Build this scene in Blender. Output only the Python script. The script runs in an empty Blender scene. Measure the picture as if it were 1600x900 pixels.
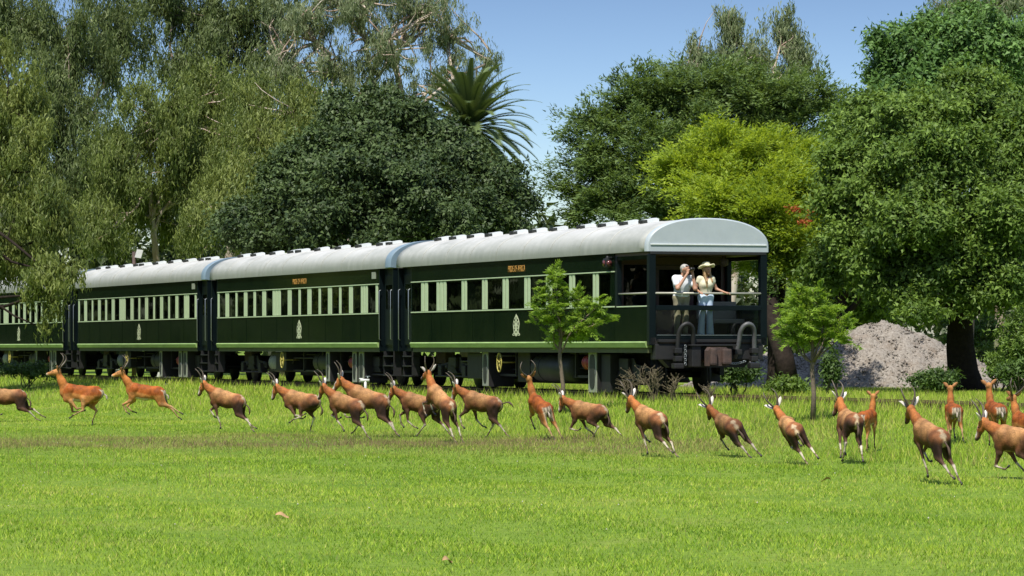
import bpy, bmesh, math, random
import numpy as np
from mathutils import Vector, Matrix

S = bpy.context.scene
C = S.collection
R = math.radians

# ------------------------------------------------------------------ camera
CAMZ = 1.8
cam_d = bpy.data.cameras.new('camera')
cam = bpy.data.objects.new('camera', cam_d)
C.objects.link(cam)
cam.location = (0, 0, CAMZ)
cam.rotation_euler = (R(90), 0, 0)
cam_d.sensor_width = 36
cam_d.lens = 135
cam_d.shift_y = 93 / 1600
cam_d.clip_start = 0.5
cam_d.clip_end = 5000
S.camera = cam

# ------------------------------------------------------------------ sky and sun
SUN = Vector((-0.17, -0.47, 0.866)).normalized()          # towards the sun
W = bpy.data.worlds.new('World')
S.world = W
W.use_nodes = True
nt = W.node_tree
nt.nodes.clear()
out = nt.nodes.new('ShaderNodeOutputWorld')
bg = nt.nodes.new('ShaderNodeBackground')
sky = nt.nodes.new('ShaderNodeTexSky')
sky.sky_type = 'NISHITA'
sky.sun_disc = False
sky.sun_elevation = math.asin(SUN.z)
sky.sun_rotation = math.atan2(SUN.x, SUN.y)
sky.air_density = 1.25
sky.dust_density = 1.0
sky.ozone_density = 4.0
tc = nt.nodes.new('ShaderNodeTexCoord')
# clear summer sky that pales quickly towards the horizon
sep = nt.nodes.new('ShaderNodeSeparateXYZ'); com = nt.nodes.new('ShaderNodeCombineXYZ')
mn = nt.nodes.new('ShaderNodeMath'); mn.operation = 'MINIMUM'; mn.inputs[1].default_value = 0.25
k1 = nt.nodes.new('ShaderNodeMath'); k1.operation = 'MULTIPLY_ADD'; k1.inputs[1].default_value = 28.0; k1.inputs[2].default_value = 1.2
k2 = nt.nodes.new('ShaderNodeMath'); k2.operation = 'MULTIPLY'
nt.links.new(tc.outputs['Generated'], sep.inputs[0])
nt.links.new(sep.outputs['Z'], mn.inputs[0]); nt.links.new(mn.outputs[0], k1.inputs[0])
mx0 = nt.nodes.new('ShaderNodeMath'); mx0.operation = 'MAXIMUM'; mx0.inputs[1].default_value = 1.2
nt.links.new(k1.outputs[0], mx0.inputs[0])
nt.links.new(sep.outputs['Z'], k2.inputs[0]); nt.links.new(mx0.outputs[0], k2.inputs[1])
nt.links.new(sep.outputs['X'], com.inputs[0]); nt.links.new(sep.outputs['Y'], com.inputs[1]); nt.links.new(k2.outputs[0], com.inputs[2])
nt.links.new(com.outputs[0], sky.inputs['Vector'])
nt.links.new(sky.outputs['Color'], bg.inputs['Color'])
bg.inputs['Strength'].default_value = 0.115
nt.links.new(bg.outputs['Background'], out.inputs['Surface'])

sun_d = bpy.data.lights.new('sun', 'SUN')
sun_d.energy = 4.9
sun_d.angle = R(0.55)
sun_d.color = (1.0, 0.95, 0.86)
sun = bpy.data.objects.new('sun', sun_d)
C.objects.link(sun)
sun.rotation_euler = SUN.to_track_quat('Z', 'Y').to_euler()
sun.location = (-40, -40, 80)

S.view_settings.view_transform = 'Standard'
S.view_settings.look = 'None'
S.view_settings.exposure = 0.5
S.view_settings.gamma = 1.0
S.view_settings.use_curve_mapping = False
S.render.engine = 'CYCLES'
S.cycles.use_denoising = True
S.cycles.max_bounces = 6
S.cycles.diffuse_bounces = 3
S.cycles.glossy_bounces = 3
S.cycles.transmission_bounces = 5
S.cycles.transparent_max_bounces = 8
S.cycles.caustics_reflective = False
S.cycles.caustics_refractive = False

# ------------------------------------------------------------------ helpers
def tag(o, label=None, cat=None, group=None, kind=None):
    if label: o['label'] = label
    if cat: o['category'] = cat
    if group: o['group'] = group
    if kind: o['kind'] = kind
    return o

def empty(name, loc=(0, 0, 0), rot=(0, 0, 0), parent=None):
    o = bpy.data.objects.new(name, None)
    C.objects.link(o)
    o.location = loc
    o.rotation_euler = rot
    o.empty_display_size = 0.2
    if parent: o.parent = parent
    return o

def link_mesh(name, me, parent=None):
    o = bpy.data.objects.new(name, me)
    C.objects.link(o)
    if parent: o.parent = parent
    return o

def copy_tree(o, parent=None):
    c = o.copy()
    C.objects.link(c)
    c.parent = parent
    for ch in list(o.children):
        copy_tree(ch, c)
    return c

def np_mesh(name, V, T, mat, smooth=False, attrs=None):
    """mesh from numpy verts (n,3) and faces (m,k) with constant k"""
    V = np.ascontiguousarray(V, dtype=np.float32)
    T = np.ascontiguousarray(T, dtype=np.int32)
    me = bpy.data.meshes.new(name)
    m, k = T.shape
    me.vertices.add(len(V))
    me.vertices.foreach_set('co', V.ravel())
    me.loops.add(m * k)
    me.loops.foreach_set('vertex_index', T.ravel())
    me.polygons.add(m)
    me.polygons.foreach_set('loop_start', np.arange(0, m * k, k, dtype=np.int32))
    me.polygons.foreach_set('loop_total', np.full(m, k, dtype=np.int32))
    if smooth:
        me.polygons.foreach_set('use_smooth', np.ones(m, dtype=bool))
    for nm, arr in (attrs or {}).items():
        arr = np.ascontiguousarray(arr, dtype=np.float32)
        if arr.ndim == 1:
            a = me.attributes.new(nm, 'FLOAT', 'POINT')
            a.data.foreach_set('value', arr)
        else:
            a = me.attributes.new(nm, 'FLOAT_COLOR', 'POINT')
            if arr.shape[1] == 3:
                arr = np.concatenate([arr, np.ones((len(arr), 1), np.float32)], 1)
            a.data.foreach_set('color', arr.ravel())
    me.update(calc_edges=True)
    if mat: me.materials.append(mat)
    return me

class MB:
    """collects simple shapes into one mesh"""
    def __init__(s):
        s.v = []; s.f = []; s.sm = []
    def add(s, vs, fs, smooth=False):
        b = len(s.v)
        s.v += [tuple(v) for v in vs]
        for f in fs:
            s.f.append([i + b for i in f]); s.sm.append(smooth)
        return s
    def box(s, x0, x1, y0, y1, z0, z1, bev=0.0):
        if x0 > x1: x0, x1 = x1, x0
        if y0 > y1: y0, y1 = y1, y0
        if z0 > z1: z0, z1 = z1, z0
        if bev <= 0:
            vs = [(x0,y0,z0),(x1,y0,z0),(x1,y1,z0),(x0,y1,z0),(x0,y0,z1),(x1,y0,z1),(x1,y1,z1),(x0,y1,z1)]
            return s.add(vs, [(0,3,2,1),(4,5,6,7),(0,1,5,4),(1,2,6,5),(2,3,7,6),(3,0,4,7)])
        bm = bmesh.new()
        bmesh.ops.create_cube(bm, size=1)
        bmesh.ops.scale(bm, vec=(x1-x0, y1-y0, z1-z0), verts=bm.verts)
        bmesh.ops.translate(bm, vec=((x0+x1)/2, (y0+y1)/2, (z0+z1)/2), verts=bm.verts)
        bmesh.ops.bevel(bm, geom=bm.edges[:], offset=bev, segments=2, affect='EDGES', profile=0.7)
        bm.verts.index_update()
        s.add([v.co[:] for v in bm.verts], [[v.index for v in f.verts] for f in bm.faces], False)
        bm.free()
        return s
    def tube(s, pts, rad, n=8, cap=True, smooth=True, flat=None):
        pts = [Vector(p) for p in pts]
        if not hasattr(rad, '__len__'): rad = [rad] * len(pts)
        vs = []; fs = []
        up = Vector((0, 0, 1))
        prev = None
        for i, p in enumerate(pts):
            d = (pts[min(i+1, len(pts)-1)] - pts[max(i-1, 0)])
            if d.length < 1e-9: d = Vector((0, 0, 1))
            d.normalize()
            if prev is None:
                a = d.orthogonal().normalized() if abs(d.dot(up)) > 0.95 else d.cross(up).normalized()
            else:
                a = prev - d * prev.dot(d)
                a = a.normalized() if a.length > 1e-6 else d.orthogonal().normalized()
            prev = a
            b = d.cross(a)
            for k in range(n):
                t = 2 * math.pi * k / n
                vs.append(p + (a * math.cos(t) + b * math.sin(t) * (flat or 1)) * rad[i])
        for i in range(len(pts) - 1):
            for k in range(n):
                k2 = (k + 1) % n
                fs.append((i*n+k, i*n+k2, (i+1)*n+k2, (i+1)*n+k))
        if cap:
            fs.append(tuple(range(n-1, -1, -1)))
            fs.append(tuple((len(pts)-1)*n + k for k in range(n)))
        return s.add(vs, fs, smooth)
    def disc(s, c, axis, r, h, n=20):
        c = Vector(c); a = Vector(axis).normalized() * (h / 2)
        return s.tube([c - a, c + a], r, n)
    def prism(s, poly, axis, a0, a1):
        """poly of 2d points extruded along axis 'x' or 'y' or 'z'"""
        n = len(poly)
        def P(p, a):
            return {'x': (a, p[0], p[1]), 'y': (p[0], a, p[1]), 'z': (p[0], p[1], a)}[axis]
        vs = [P(p, a0) for p in poly] + [P(p, a1) for p in poly]
        fs = [tuple(range(n)), tuple(range(2*n-1, n-1, -1))]
        fs += [(i, i+n, (i+1) % n + n, (i+1) % n) for i in range(n)]
        return s.add(vs, fs)
    def ball(s, c, r, n=8):
        vs = []; fs = []
        rr = r if hasattr(r, '__len__') else (r, r, r)
        m = n // 2 + 1
        for i in range(m + 1):
            th = math.pi * i / m
            for k in range(n):
                ph = 2 * math.pi * k / n
                vs.append((c[0] + rr[0]*math.sin(th)*math.cos(ph), c[1] + rr[1]*math.sin(th)*math.sin(ph), c[2] + rr[2]*math.cos(th)))
        for i in range(m):
            for k in range(n):
                k2 = (k+1) % n
                fs.append((i*n+k, (i+1)*n+k, (i+1)*n+k2, i*n+k2))
        return s.add(vs, fs, True)
    def mesh(s, name, mat):
        me = bpy.data.meshes.new(name)
        me.from_pydata(s.v, [], s.f)
        me.polygons.foreach_set('use_smooth', s.sm)
        bm = bmesh.new(); bm.from_mesh(me)
        bmesh.ops.remove_doubles(bm, verts=bm.verts, dist=1e-6)
        bmesh.ops.recalc_face_normals(bm, faces=bm.faces)
        bm.to_mesh(me); bm.free()
        me.materials.append(mat)
        return me
    def build(s, name, mat, parent=None):
        return link_mesh(name, s.mesh(name, mat), parent)

# ------------------------------------------------------------------ materials
MATS = {}
def new_mat(name):
    m = bpy.data.materials.new(name); m.use_nodes = True
    m.node_tree.nodes.clear()
    MATS[name] = m
    return m, m.node_tree.nodes, m.node_tree.links

def mixc(N, L, fac, a, b, mode='MIX'):
    n = N.new('ShaderNodeMix'); n.data_type = 'RGBA'; n.blend_type = mode
    for sock, v in ((n.inputs[0], fac), (n.inputs[6], a), (n.inputs[7], b)):
        if hasattr(v, 'is_output'): L.new(v, sock)
        elif isinstance(v, (int, float)): sock.default_value = v
        else: sock.default_value = (*v, 1) if len(v) == 3 else v
    return n.outputs[2]

def noise(N, L, scale, detail=4, rough=0.6, vec=None):
    n = N.new('ShaderNodeTexNoise')
    n.inputs['Scale'].default_value = scale
    n.inputs['Detail'].default_value = detail
    n.inputs['Roughness'].default_value = rough
    if vec is not None: L.new(vec, n.inputs['Vector'])
    return n.outputs['Fac']

def ramp(N, L, fac, stops):
    n = N.new('ShaderNodeValToRGB')
    e = n.color_ramp.elements
    while len(e) < len(stops): e.new(0.5)
    for i, (p, c) in enumerate(stops):
        e[i].position = p
        e[i].color = (*c, 1) if hasattr(c, '__len__') else (c, c, c, 1)
    L.new(fac, n.inputs['Fac'])
    return n.outputs['Color']

def surf(name, col, col2=None, rough=0.6, scale=3.0, amount=0.6, metal=0.0, bump=0.0, bscale=40, spec=0.5,
         dirt=None, dirt_scale=1.2, dirt_lo=0.5, dirt_hi=0.75, stretch=None, coat=0.0):
    m, N, L = new_mat(name)
    o = N.new('ShaderNodeOutputMaterial'); p = N.new('ShaderNodeBsdfPrincipled')
    L.new(p.outputs[0], o.inputs[0])
    t = N.new('ShaderNodeTexCoord'); vec = t.outputs['Object']
    if stretch:
        mp = N.new('ShaderNodeMapping'); mp.inputs['Scale'].default_value = stretch
        L.new(vec, mp.inputs['Vector']); vec = mp.outputs['Vector']
    c2 = col2 or tuple(x * 0.72 for x in col)
    nz = noise(N, L, scale, 5, 0.65, vec)
    r = ramp(N, L, nz, [(0.32, 0.0), (0.68, 1.0)])
    base = mixc(N, L, r, tuple(col), tuple(c2[i]*amount + col[i]*(1-amount) for i in range(3)))
    if dirt:
        dn = noise(N, L, dirt_scale, 6, 0.7, vec)
        base = mixc(N, L, ramp(N, L, dn, [(dirt_lo, 0.0), (dirt_hi, 0.85)]), base, dirt)
    L.new(base, p.inputs['Base Color'])
    rn = N.new('ShaderNodeMapRange'); L.new(nz, rn.inputs[0])
    rn.inputs[3].default_value = max(0.02, rough - 0.1); rn.inputs[4].default_value = min(1, rough + 0.12)
    L.new(rn.outputs[0], p.inputs['Roughness'])
    p.inputs['Metallic'].default_value = metal
    p.inputs['Specular IOR Level'].default_value = spec
    if coat: p.inputs['Coat Weight'].default_value = coat; p.inputs['Coat Roughness'].default_value = 0.08
    if bump:
        b = N.new('ShaderNodeBump'); b.inputs['Strength'].default_value = bump; b.inputs['Distance'].default_value = 0.02
        L.new(noise(N, L, bscale, 4, 0.6, t.outputs['Object']), b.inputs['Height'])
        L.new(b.outputs[0], p.inputs['Normal'])
    return m

def leaf_mat(name, dark, light, transl=0.35, rough=0.55, spec=0.3, patch=0.25):
    """foliage: colour runs dark->light with each leaf's own 'tint' value"""
    m, N, L = new_mat(name)
    o = N.new('ShaderNodeOutputMaterial')
    a = N.new('ShaderNodeAttribute'); a.attribute_name = 'tint'
    t = N.new('ShaderNodeTexCoord')
    big = noise(N, L, patch, 3, 0.6, t.outputs['Object'])
    add = N.new('ShaderNodeMath'); add.operation = 'MULTIPLY_ADD'
    L.new(big, add.inputs[0]); add.inputs[1].default_value = 0.9
    sub = N.new('ShaderNodeMath'); sub.operation = 'SUBTRACT'; L.new(a.outputs['Fac'], sub.inputs[0]); sub.inputs[1].default_value = 0.45
    L.new(sub.outputs[0], add.inputs[2])
    mid = tuple((dark[i] + light[i]) / 2 for i in range(3))
    col = ramp(N, L, add.outputs[0], [(0.05, dark), (0.5, mid), (0.95, light)])
    p = N.new('ShaderNodeBsdfPrincipled')
    L.new(col, p.inputs['Base Color'])
    p.inputs['Roughness'].default_value = rough
    p.inputs['Specular IOR Level'].default_value = spec
    tr = N.new('ShaderNodeBsdfTranslucent')
    L.new(mixc(N, L, 0.55, col, (light[0]*1.5, light[1]*1.45, light[2]*0.6)), tr.inputs['Color'])
    mx = N.new('ShaderNodeMixShader'); mx.inputs[0].default_value = transl
    L.new(p.outputs[0], mx.inputs[1]); L.new(tr.outputs[0], mx.inputs[2])
    L.new(mx.outputs[0], o.inputs[0])
    return m

def coat_mat(name, rough=0.5):
    """animal coat: colour from the animal's own 'coat' attribute with fine hair streaks"""
    m, N, L = new_mat(name)
    o = N.new('ShaderNodeOutputMaterial'); p = N.new('ShaderNodeBsdfPrincipled')
    a = N.new('ShaderNodeAttribute'); a.attribute_name = 'coat'
    t = N.new('ShaderNodeTexCoord')
    mp = N.new('ShaderNodeMapping'); mp.inputs['Scale'].default_value = (14, 40, 40); L.new(t.outputs['Object'], mp.inputs['Vector'])
    nz = noise(N, L, 2.2, 5, 0.7, mp.outputs['Vector'])
    f = ramp(N, L, nz, [(0.3, 0.62), (0.7, 1.25)])
    blot = ramp(N, L, noise(N, L, 5.0, 4, 0.65, t.outputs['Object']), [(0.34, 0.55), (0.66, 1.3)])
    c1 = mixc(N, L, 1.0, a.outputs['Color'], f, 'MULTIPLY')
    L.new(mixc(N, L, 1.0, c1, blot, 'MULTIPLY'), p.inputs['Base Color'])
    p.inputs['Roughness'].default_value = rough
    p.inputs['Specular IOR Level'].default_value = 0.25
    p.inputs['Sheen Weight'].default_value = 0.0
    b = N.new('ShaderNodeBump'); b.inputs['Strength'].default_value = 0.5; b.inputs['Distance'].default_value = 0.008
    L.new(nz, b.inputs['Height']); L.new(b.outputs[0], p.inputs['Normal'])
    L.new(p.outputs[0], o.inputs[0])
    return m

# ------------------------------------------------------------------ layout of the place
RAIL = 0.75                                   # rail top above the low field
TU = Vector((-0.329, 0.944, 0)).normalized()  # along the train, away
TN = Vector((-TU.y, TU.x, 0))                 # towards the meadow
TC = Vector((3.07, 85.7, 0)) - TN * 1.42      # rear end of the last coach, on the centre line
TROT = math.atan2(TU.y, TU.x)

def sstep(a, b, x):
    t = np.clip((x - a) / (b - a), 0, 1)
    return t * t * (3 - 2 * t)

def ground_z(x, y):
    x = np.asarray(x, dtype=float); y = np.asarray(y, dtype=float)
    d = (x - TC.x) * TN.x + (y - TC.y) * TN.y
    z = 0.60 * (1 - sstep(2.0, 9.5, d))
    z = z + 0.03 * np.sin(x * 0.7 + 1.3) * np.sin(y * 0.31) + 0.018 * np.sin(x * 1.9 + y * 0.8)
    return z

def gz(x, y): return float(ground_z(x, y))

def at(px, py, Y):
    """metric point that lies Y metres out, measured off the photograph (6000 px focal length)"""
    return Vector(((px - 800) * Y / 6000, Y, CAMZ - (py - 543) * Y / 6000))
# ------------------------------------------------------------------ ground
def grass_ground_mat():
    m, N, L = new_mat('meadow_soil')
    o = N.new('ShaderNodeOutputMaterial'); p = N.new('ShaderNodeBsdfPrincipled')
    t = N.new('ShaderNodeTexCoord'); v = t.outputs['Object']
    a = noise(N, L, 0.35, 4, 0.6, v)
    b = noise(N, L, 9.0, 5, 0.7, v)
    c1 = ramp(N, L, a, [(0.3, (0.11, 0.19, 0.018)), (0.55, (0.17, 0.25, 0.03)), (0.8, (0.25, 0.27, 0.06))])
    c = mixc(N, L, ramp(N, L, b, [(0.35, 0.0), (0.7, 0.7)]), c1, (0.05, 0.085, 0.012))
    L.new(c, p.inputs['Base Color']); p.inputs['Roughness'].default_value = 0.9
    p.inputs['Specular IOR Level'].default_value = 0.1
    L.new(p.outputs[0], o.inputs[0])
    return m

def grid_sheet(xs, ys, zf):
    X, Y = np.meshgrid(xs, ys, indexing='ij')
    Z = zf(X, Y)
    V = np.stack([X, Y, Z], -1).reshape(-1, 3)
    n, k = len(xs), len(ys)
    i, j = np.meshgrid(np.arange(n-1), np.arange(k-1), indexing='ij')
    a = (i * k + j).ravel()
    return V, np.stack([a, a + k, a + k + 1, a + 1], 1)

xs = np.concatenate([np.linspace(-900, -70, 14), np.linspace(-66, 60, 130), np.linspace(64, 900, 14)])
ys = np.concatenate([np.linspace(-200, 18, 8), np.linspace(20, 180, 165), np.linspace(184, 1800, 16)])
V, T = grid_sheet(xs, ys, ground_z)
tag(link_mesh('ground', np_mesh('ground', V, T, grass_ground_mat(), True)), kind='structure')

# railway: ballast bed with two rails running on through the grass
M_ballast = surf('ballast', (0.16, 0.14, 0.12), (0.06, 0.055, 0.05), 0.95, 14, 0.9, bump=0.6, bscale=20)
M_rail = surf('rail_steel', (0.16, 0.09, 0.055), (0.09, 0.05, 0.03), 0.6, 6, 0.8, metal=0.4)
track = empty('railway_track', (TC.x, TC.y, RAIL), (0, 0, TROT))
tag(track, kind='structure')
b = MB()
n = 160
prof = [(-2.3, -0.30), (-1.5, -0.155), (1.5, -0.155), (2.3, -0.30)]
vs = []; fs = []
for i in range(n + 1):
    x = -30 + i * 130 / n
    for (y, z) in prof: vs.append((x, y, z))
for i in range(n):
    for k in range(3): fs.append((i*4+k, (i+1)*4+k, (i+1)*4+k+1, i*4+k+1))
b.add(vs, fs); b.build('ballast_bed', M_ballast, track)
for y in (0.53, -0.53):
    r = MB()
    r.prism([(y-0.06, -0.155), (y+0.06, -0.155), (y+0.06, -0.14), (y+0.012, -0.12), (y+0.012, -0.045), (y+0.035, -0.03),
             (y+0.035, 0), (y-0.035, 0), (y-0.035, -0.03), (y-0.012, -0.045), (y-0.012, -0.12), (y-0.06, -0.14)], 'x', -30, 100)
    r.build('rail', M_rail, track)
M_sleeper = surf('sleeper_timber', (0.09, 0.065, 0.045), None, 0.9, 5, 0.8)
sl = MB(); sl.box(-0.12, 0.12, -1.05, 1.05, -0.30, -0.135, 0.01)
slm = sl.mesh('sleeper', M_sleeper)
for i in range(40):
    o = link_mesh('sleeper', slm, track); o.location = (-26 + 0.72 * i, 0, -0.008 if i % 3 else -0.014)
# ------------------------------------------------------------------ train
M_green = surf('dark_green_paint', (0.0035, 0.0095, 0.0045), (0.005, 0.012, 0.005), 0.10, 1.2, 0.8, spec=0.25, bump=0.10, bscale=1.7, dirt=(0.014, 0.018, 0.009), dirt_scale=2.5, dirt_lo=0.56, dirt_hi=0.9, stretch=(1, 1, 0.3))
M_black = surf('blackened_steel', (0.007, 0.008, 0.009), (0.014, 0.012, 0.011), 0.6, 4, 0.8, bump=0.15, bscale=25)
M_blue = surf('blue_black_paint', (0.003, 0.0065, 0.008), (0.005, 0.009, 0.010), 0.35, 2, 0.7, spec=0.15)
M_cream = surf('pale_green_paint', (0.46, 0.55, 0.36), (0.38, 0.47, 0.28), 0.45, 6, 0.8)
M_sole = surf('sole_bar_green', (0.30, 0.42, 0.14), (0.2, 0.3, 0.1), 0.5, 2.5, 0.9, dirt=(0.13, 0.16, 0.06), dirt_scale=3, dirt_lo=0.55, dirt_hi=0.85, stretch=(0.6, 1, 4))
M_soleshade = surf('sole_bar_shade', (0.075, 0.085, 0.03), None, 0.7, 3, 0.8)  # dark olive stands for the shadow under the sole bar ledge
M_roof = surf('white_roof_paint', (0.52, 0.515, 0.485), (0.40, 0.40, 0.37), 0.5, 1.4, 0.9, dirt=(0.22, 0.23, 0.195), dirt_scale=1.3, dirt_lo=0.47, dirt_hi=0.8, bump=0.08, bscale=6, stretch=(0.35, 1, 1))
M_silver = surf('silver_roof_end', (0.38, 0.425, 0.45), (0.33, 0.375, 0.40), 0.4, 3, 0.8, dirt=(0.38, 0.41, 0.40), dirt_scale=5, dirt_lo=0.55, dirt_hi=0.8)
M_rim = surf('blue_grey_rim', (0.17, 0.24, 0.30), None, 0.4, 3, 0.6)
M_trimw = surf('white_trim', (0.68, 0.72, 0.72), None, 0.5, 8, 0.5)
M_gold = surf('gold_leaf_letters', (0.46, 0.23, 0.045), (0.36, 0.17, 0.03), 0.5, 8, 0.6)
M_crest = surf('crest_cream', (0.50, 0.53, 0.36), (0.42, 0.46, 0.28), 0.5, 12, 0.7)
M_steel = surf('handrail_steel', (0.30, 0.33, 0.34), None, 0.3, 9, 0.6, metal=0.7)
M_brass = surf('pale_painted_rail', (0.42, 0.41, 0.34), None, 0.35, 9, 0.6, metal=0.2)
M_red = surf('oxide_red_timber', (0.055, 0.012, 0.008), (0.035, 0.008, 0.006), 0.4, 5, 0.8)
M_ceil = surf('dark_ceiling', (0.05, 0.018, 0.012), None, 0.5, 3, 0.6)
M_panelw = surf('cream_cabinet', (0.28, 0.30, 0.235), (0.20, 0.215, 0.17), 0.55, 5, 0.8, dirt=(0.2, 0.2, 0.15), dirt_scale=4, dirt_lo=0.55, dirt_hi=0.85)
M_yel = surf('yellow_handwheel', (0.42, 0.36, 0.08), None, 0.5, 8, 0.7)
M_redcyl = surf('red_cylinder', (0.30, 0.035, 0.03), None, 0.5, 6, 0.8)
M_tank = surf('grey_green_tank', (0.022, 0.025, 0.021), None, 0.6, 4, 0.9)
M_rust = surf('rusty_casting', (0.085, 0.05, 0.038), (0.035, 0.026, 0.024), 0.75, 7, 0.9, bump=0.4, bscale=30)
M_lamp = surf('lamp_lens', (0.10, 0.03, 0.03), None, 0.1, 6, 0.4)
M_uphol = surf('pale_upholstery', (0.20, 0.19, 0.15), None, 0.7, 4, 0.6)

def roof_grime_shade(m):
    # grime with the lower roof's shading painted in, darker towards the gutters
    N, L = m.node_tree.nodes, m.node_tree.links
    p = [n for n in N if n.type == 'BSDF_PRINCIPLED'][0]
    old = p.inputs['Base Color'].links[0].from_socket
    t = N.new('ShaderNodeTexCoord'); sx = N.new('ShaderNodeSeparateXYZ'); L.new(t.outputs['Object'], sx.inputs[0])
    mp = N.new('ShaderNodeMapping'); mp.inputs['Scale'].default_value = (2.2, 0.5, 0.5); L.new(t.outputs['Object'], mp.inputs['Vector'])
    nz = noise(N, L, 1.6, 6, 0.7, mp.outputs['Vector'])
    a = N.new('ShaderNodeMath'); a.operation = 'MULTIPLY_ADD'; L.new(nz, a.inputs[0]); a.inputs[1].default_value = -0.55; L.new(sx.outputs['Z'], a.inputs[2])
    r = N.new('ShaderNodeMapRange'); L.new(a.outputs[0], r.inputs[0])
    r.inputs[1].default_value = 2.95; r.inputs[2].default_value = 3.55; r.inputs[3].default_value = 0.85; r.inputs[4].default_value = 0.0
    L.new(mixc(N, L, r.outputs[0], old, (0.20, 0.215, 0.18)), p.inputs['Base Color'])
roof_grime_shade(M_roof)

def glass_mat(name, tint, thru, rough=0.02):
    m, N, L = new_mat(name)
    o = N.new('ShaderNodeOutputMaterial')
    g = N.new('ShaderNodeBsdfGlossy'); g.inputs['Roughness'].default_value = rough; g.inputs['Color'].default_value = (0.9, 0.95, 0.92, 1)
    t = N.new('ShaderNodeBsdfTransparent'); t.inputs['Color'].default_value = (*thru, 1)
    d = N.new('ShaderNodeBsdfDiffuse'); d.inputs['Color'].default_value = (*tint, 1)
    tc = N.new('ShaderNodeTexCoord')
    b = N.new('ShaderNodeBump'); b.inputs['Strength'].default_value = 0.05; b.inputs['Distance'].default_value = 0.02
    L.new(noise(N, L, 2.0, 2, 0.5, tc.outputs['Object']), b.inputs['Height']); L.new(b.outputs[0], g.inputs['Normal'])
    m1 = N.new('ShaderNodeMixShader'); m1.inputs[0].default_value = 0.05
    L.new(t.outputs[0], m1.inputs[1]); L.new(d.outputs[0], m1.inputs[2])
    f = N.new('ShaderNodeFresnel'); f.inputs['IOR'].default_value = 1.45
    m2 = N.new('ShaderNodeMixShader'); L.new(f.outputs[0], m2.inputs[0])
    L.new(m1.outputs[0], m2.inputs[1]); L.new(g.outputs[0], m2.inputs[2])
    L.new(m2.outputs[0], o.inputs[0])
    return m
M_pane = glass_mat('window_glass', (0.012, 0.018, 0.012), (0.09, 0.10, 0.09))
M_clear = glass_mat('clear_glass', (0.05, 0.06, 0.05), (0.95, 0.97, 0.95))
M_interior = surf('coach_interior', (0.03, 0.016, 0.009), (0.018, 0.010, 0.006), 0.6, 2.5, 0.9)
M_curtain = surf('window_curtain', (0.16, 0.13, 0.07), (0.08, 0.07, 0.04), 0.9, 12, 0.9, stretch=(6, 6, 0.4))

def roof_profile(n=22, hw=1.47, z0=3.20, zs=3.30, zt=3.95, e=2.25):
    pts = [(hw, z0)]
    for i in range(n + 1):
        t = math.pi * i / n
        c, s = math.cos(t), math.sin(t)
        pts.append((hw * math.copysign(abs(c) ** (2/e), c), zs + (zt - zs) * abs(s) ** (2/e)))
    pts.append((-hw, z0))
    return pts

def roof_shell(x0, x1, nx, prof, thick=0.04):
    m = MB(); vs = []; fs = []
    k = len(prof)
    for i in range(nx + 1):
        x = x0 + (x1 - x0) * i / nx
        for (y, z) in prof: vs.append((x, y, z))
    for i in range(nx):
        for j in range(k-1): fs.append((i*k+j, i*k+j+1, (i+1)*k+j+1, (i+1)*k+j))
    m.add(vs, fs, True)
    m.add([(x0, *p) for p in prof], [tuple(range(k))])
    m.add([(x1, *p) for p in prof], [tuple(range(k-1, -1, -1))])
    m.add([(x0, prof[0][0], prof[0][1]), (x1, prof[0][0], prof[0][1]), (x1, prof[-1][0], prof[-1][1]), (x0, prof[-1][0], prof[-1][1])], [(0,1,2,3)])
    return m

VSH = {}
def ventilator(coach, x, yl=0.62):
    if not VSH:
        b = MB(); b.box(-0.15, 0.15, -0.02, 0.10, -0.03, 0.105, 0.02)
        VSH['b'] = b.mesh('ventilator', M_tank)
        c = MB(); c.prism([(0.03, 0.0), (0.03, 0.10), (-0.02, 0.112), (-0.26, 0.135), (-0.32, 0.11), (-0.32, 0.0)], 'x', -0.11, 0.11)
        VSH['c'] = c.mesh('cover', M_trimw)
        g = MB()
        for k in (-0.07, 0, 0.07): g.box(k-0.025, k+0.025, 0.098, 0.112, 0.015, 0.075)
        VSH['g'] = g.mesh('grille', M_black)
    e = 2.25
    z = 3.30 + 0.65 * (1 - (yl/1.47) ** e) ** (1/e)
    o = link_mesh('ventilator', VSH['b'], coach); o.location = (x, yl, z - 0.03)
    o.rotation_euler = (R(-4), 0, 0)
    link_mesh('cover', VSH['c'], o); link_mesh('grille', VSH['g'], o)

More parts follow.
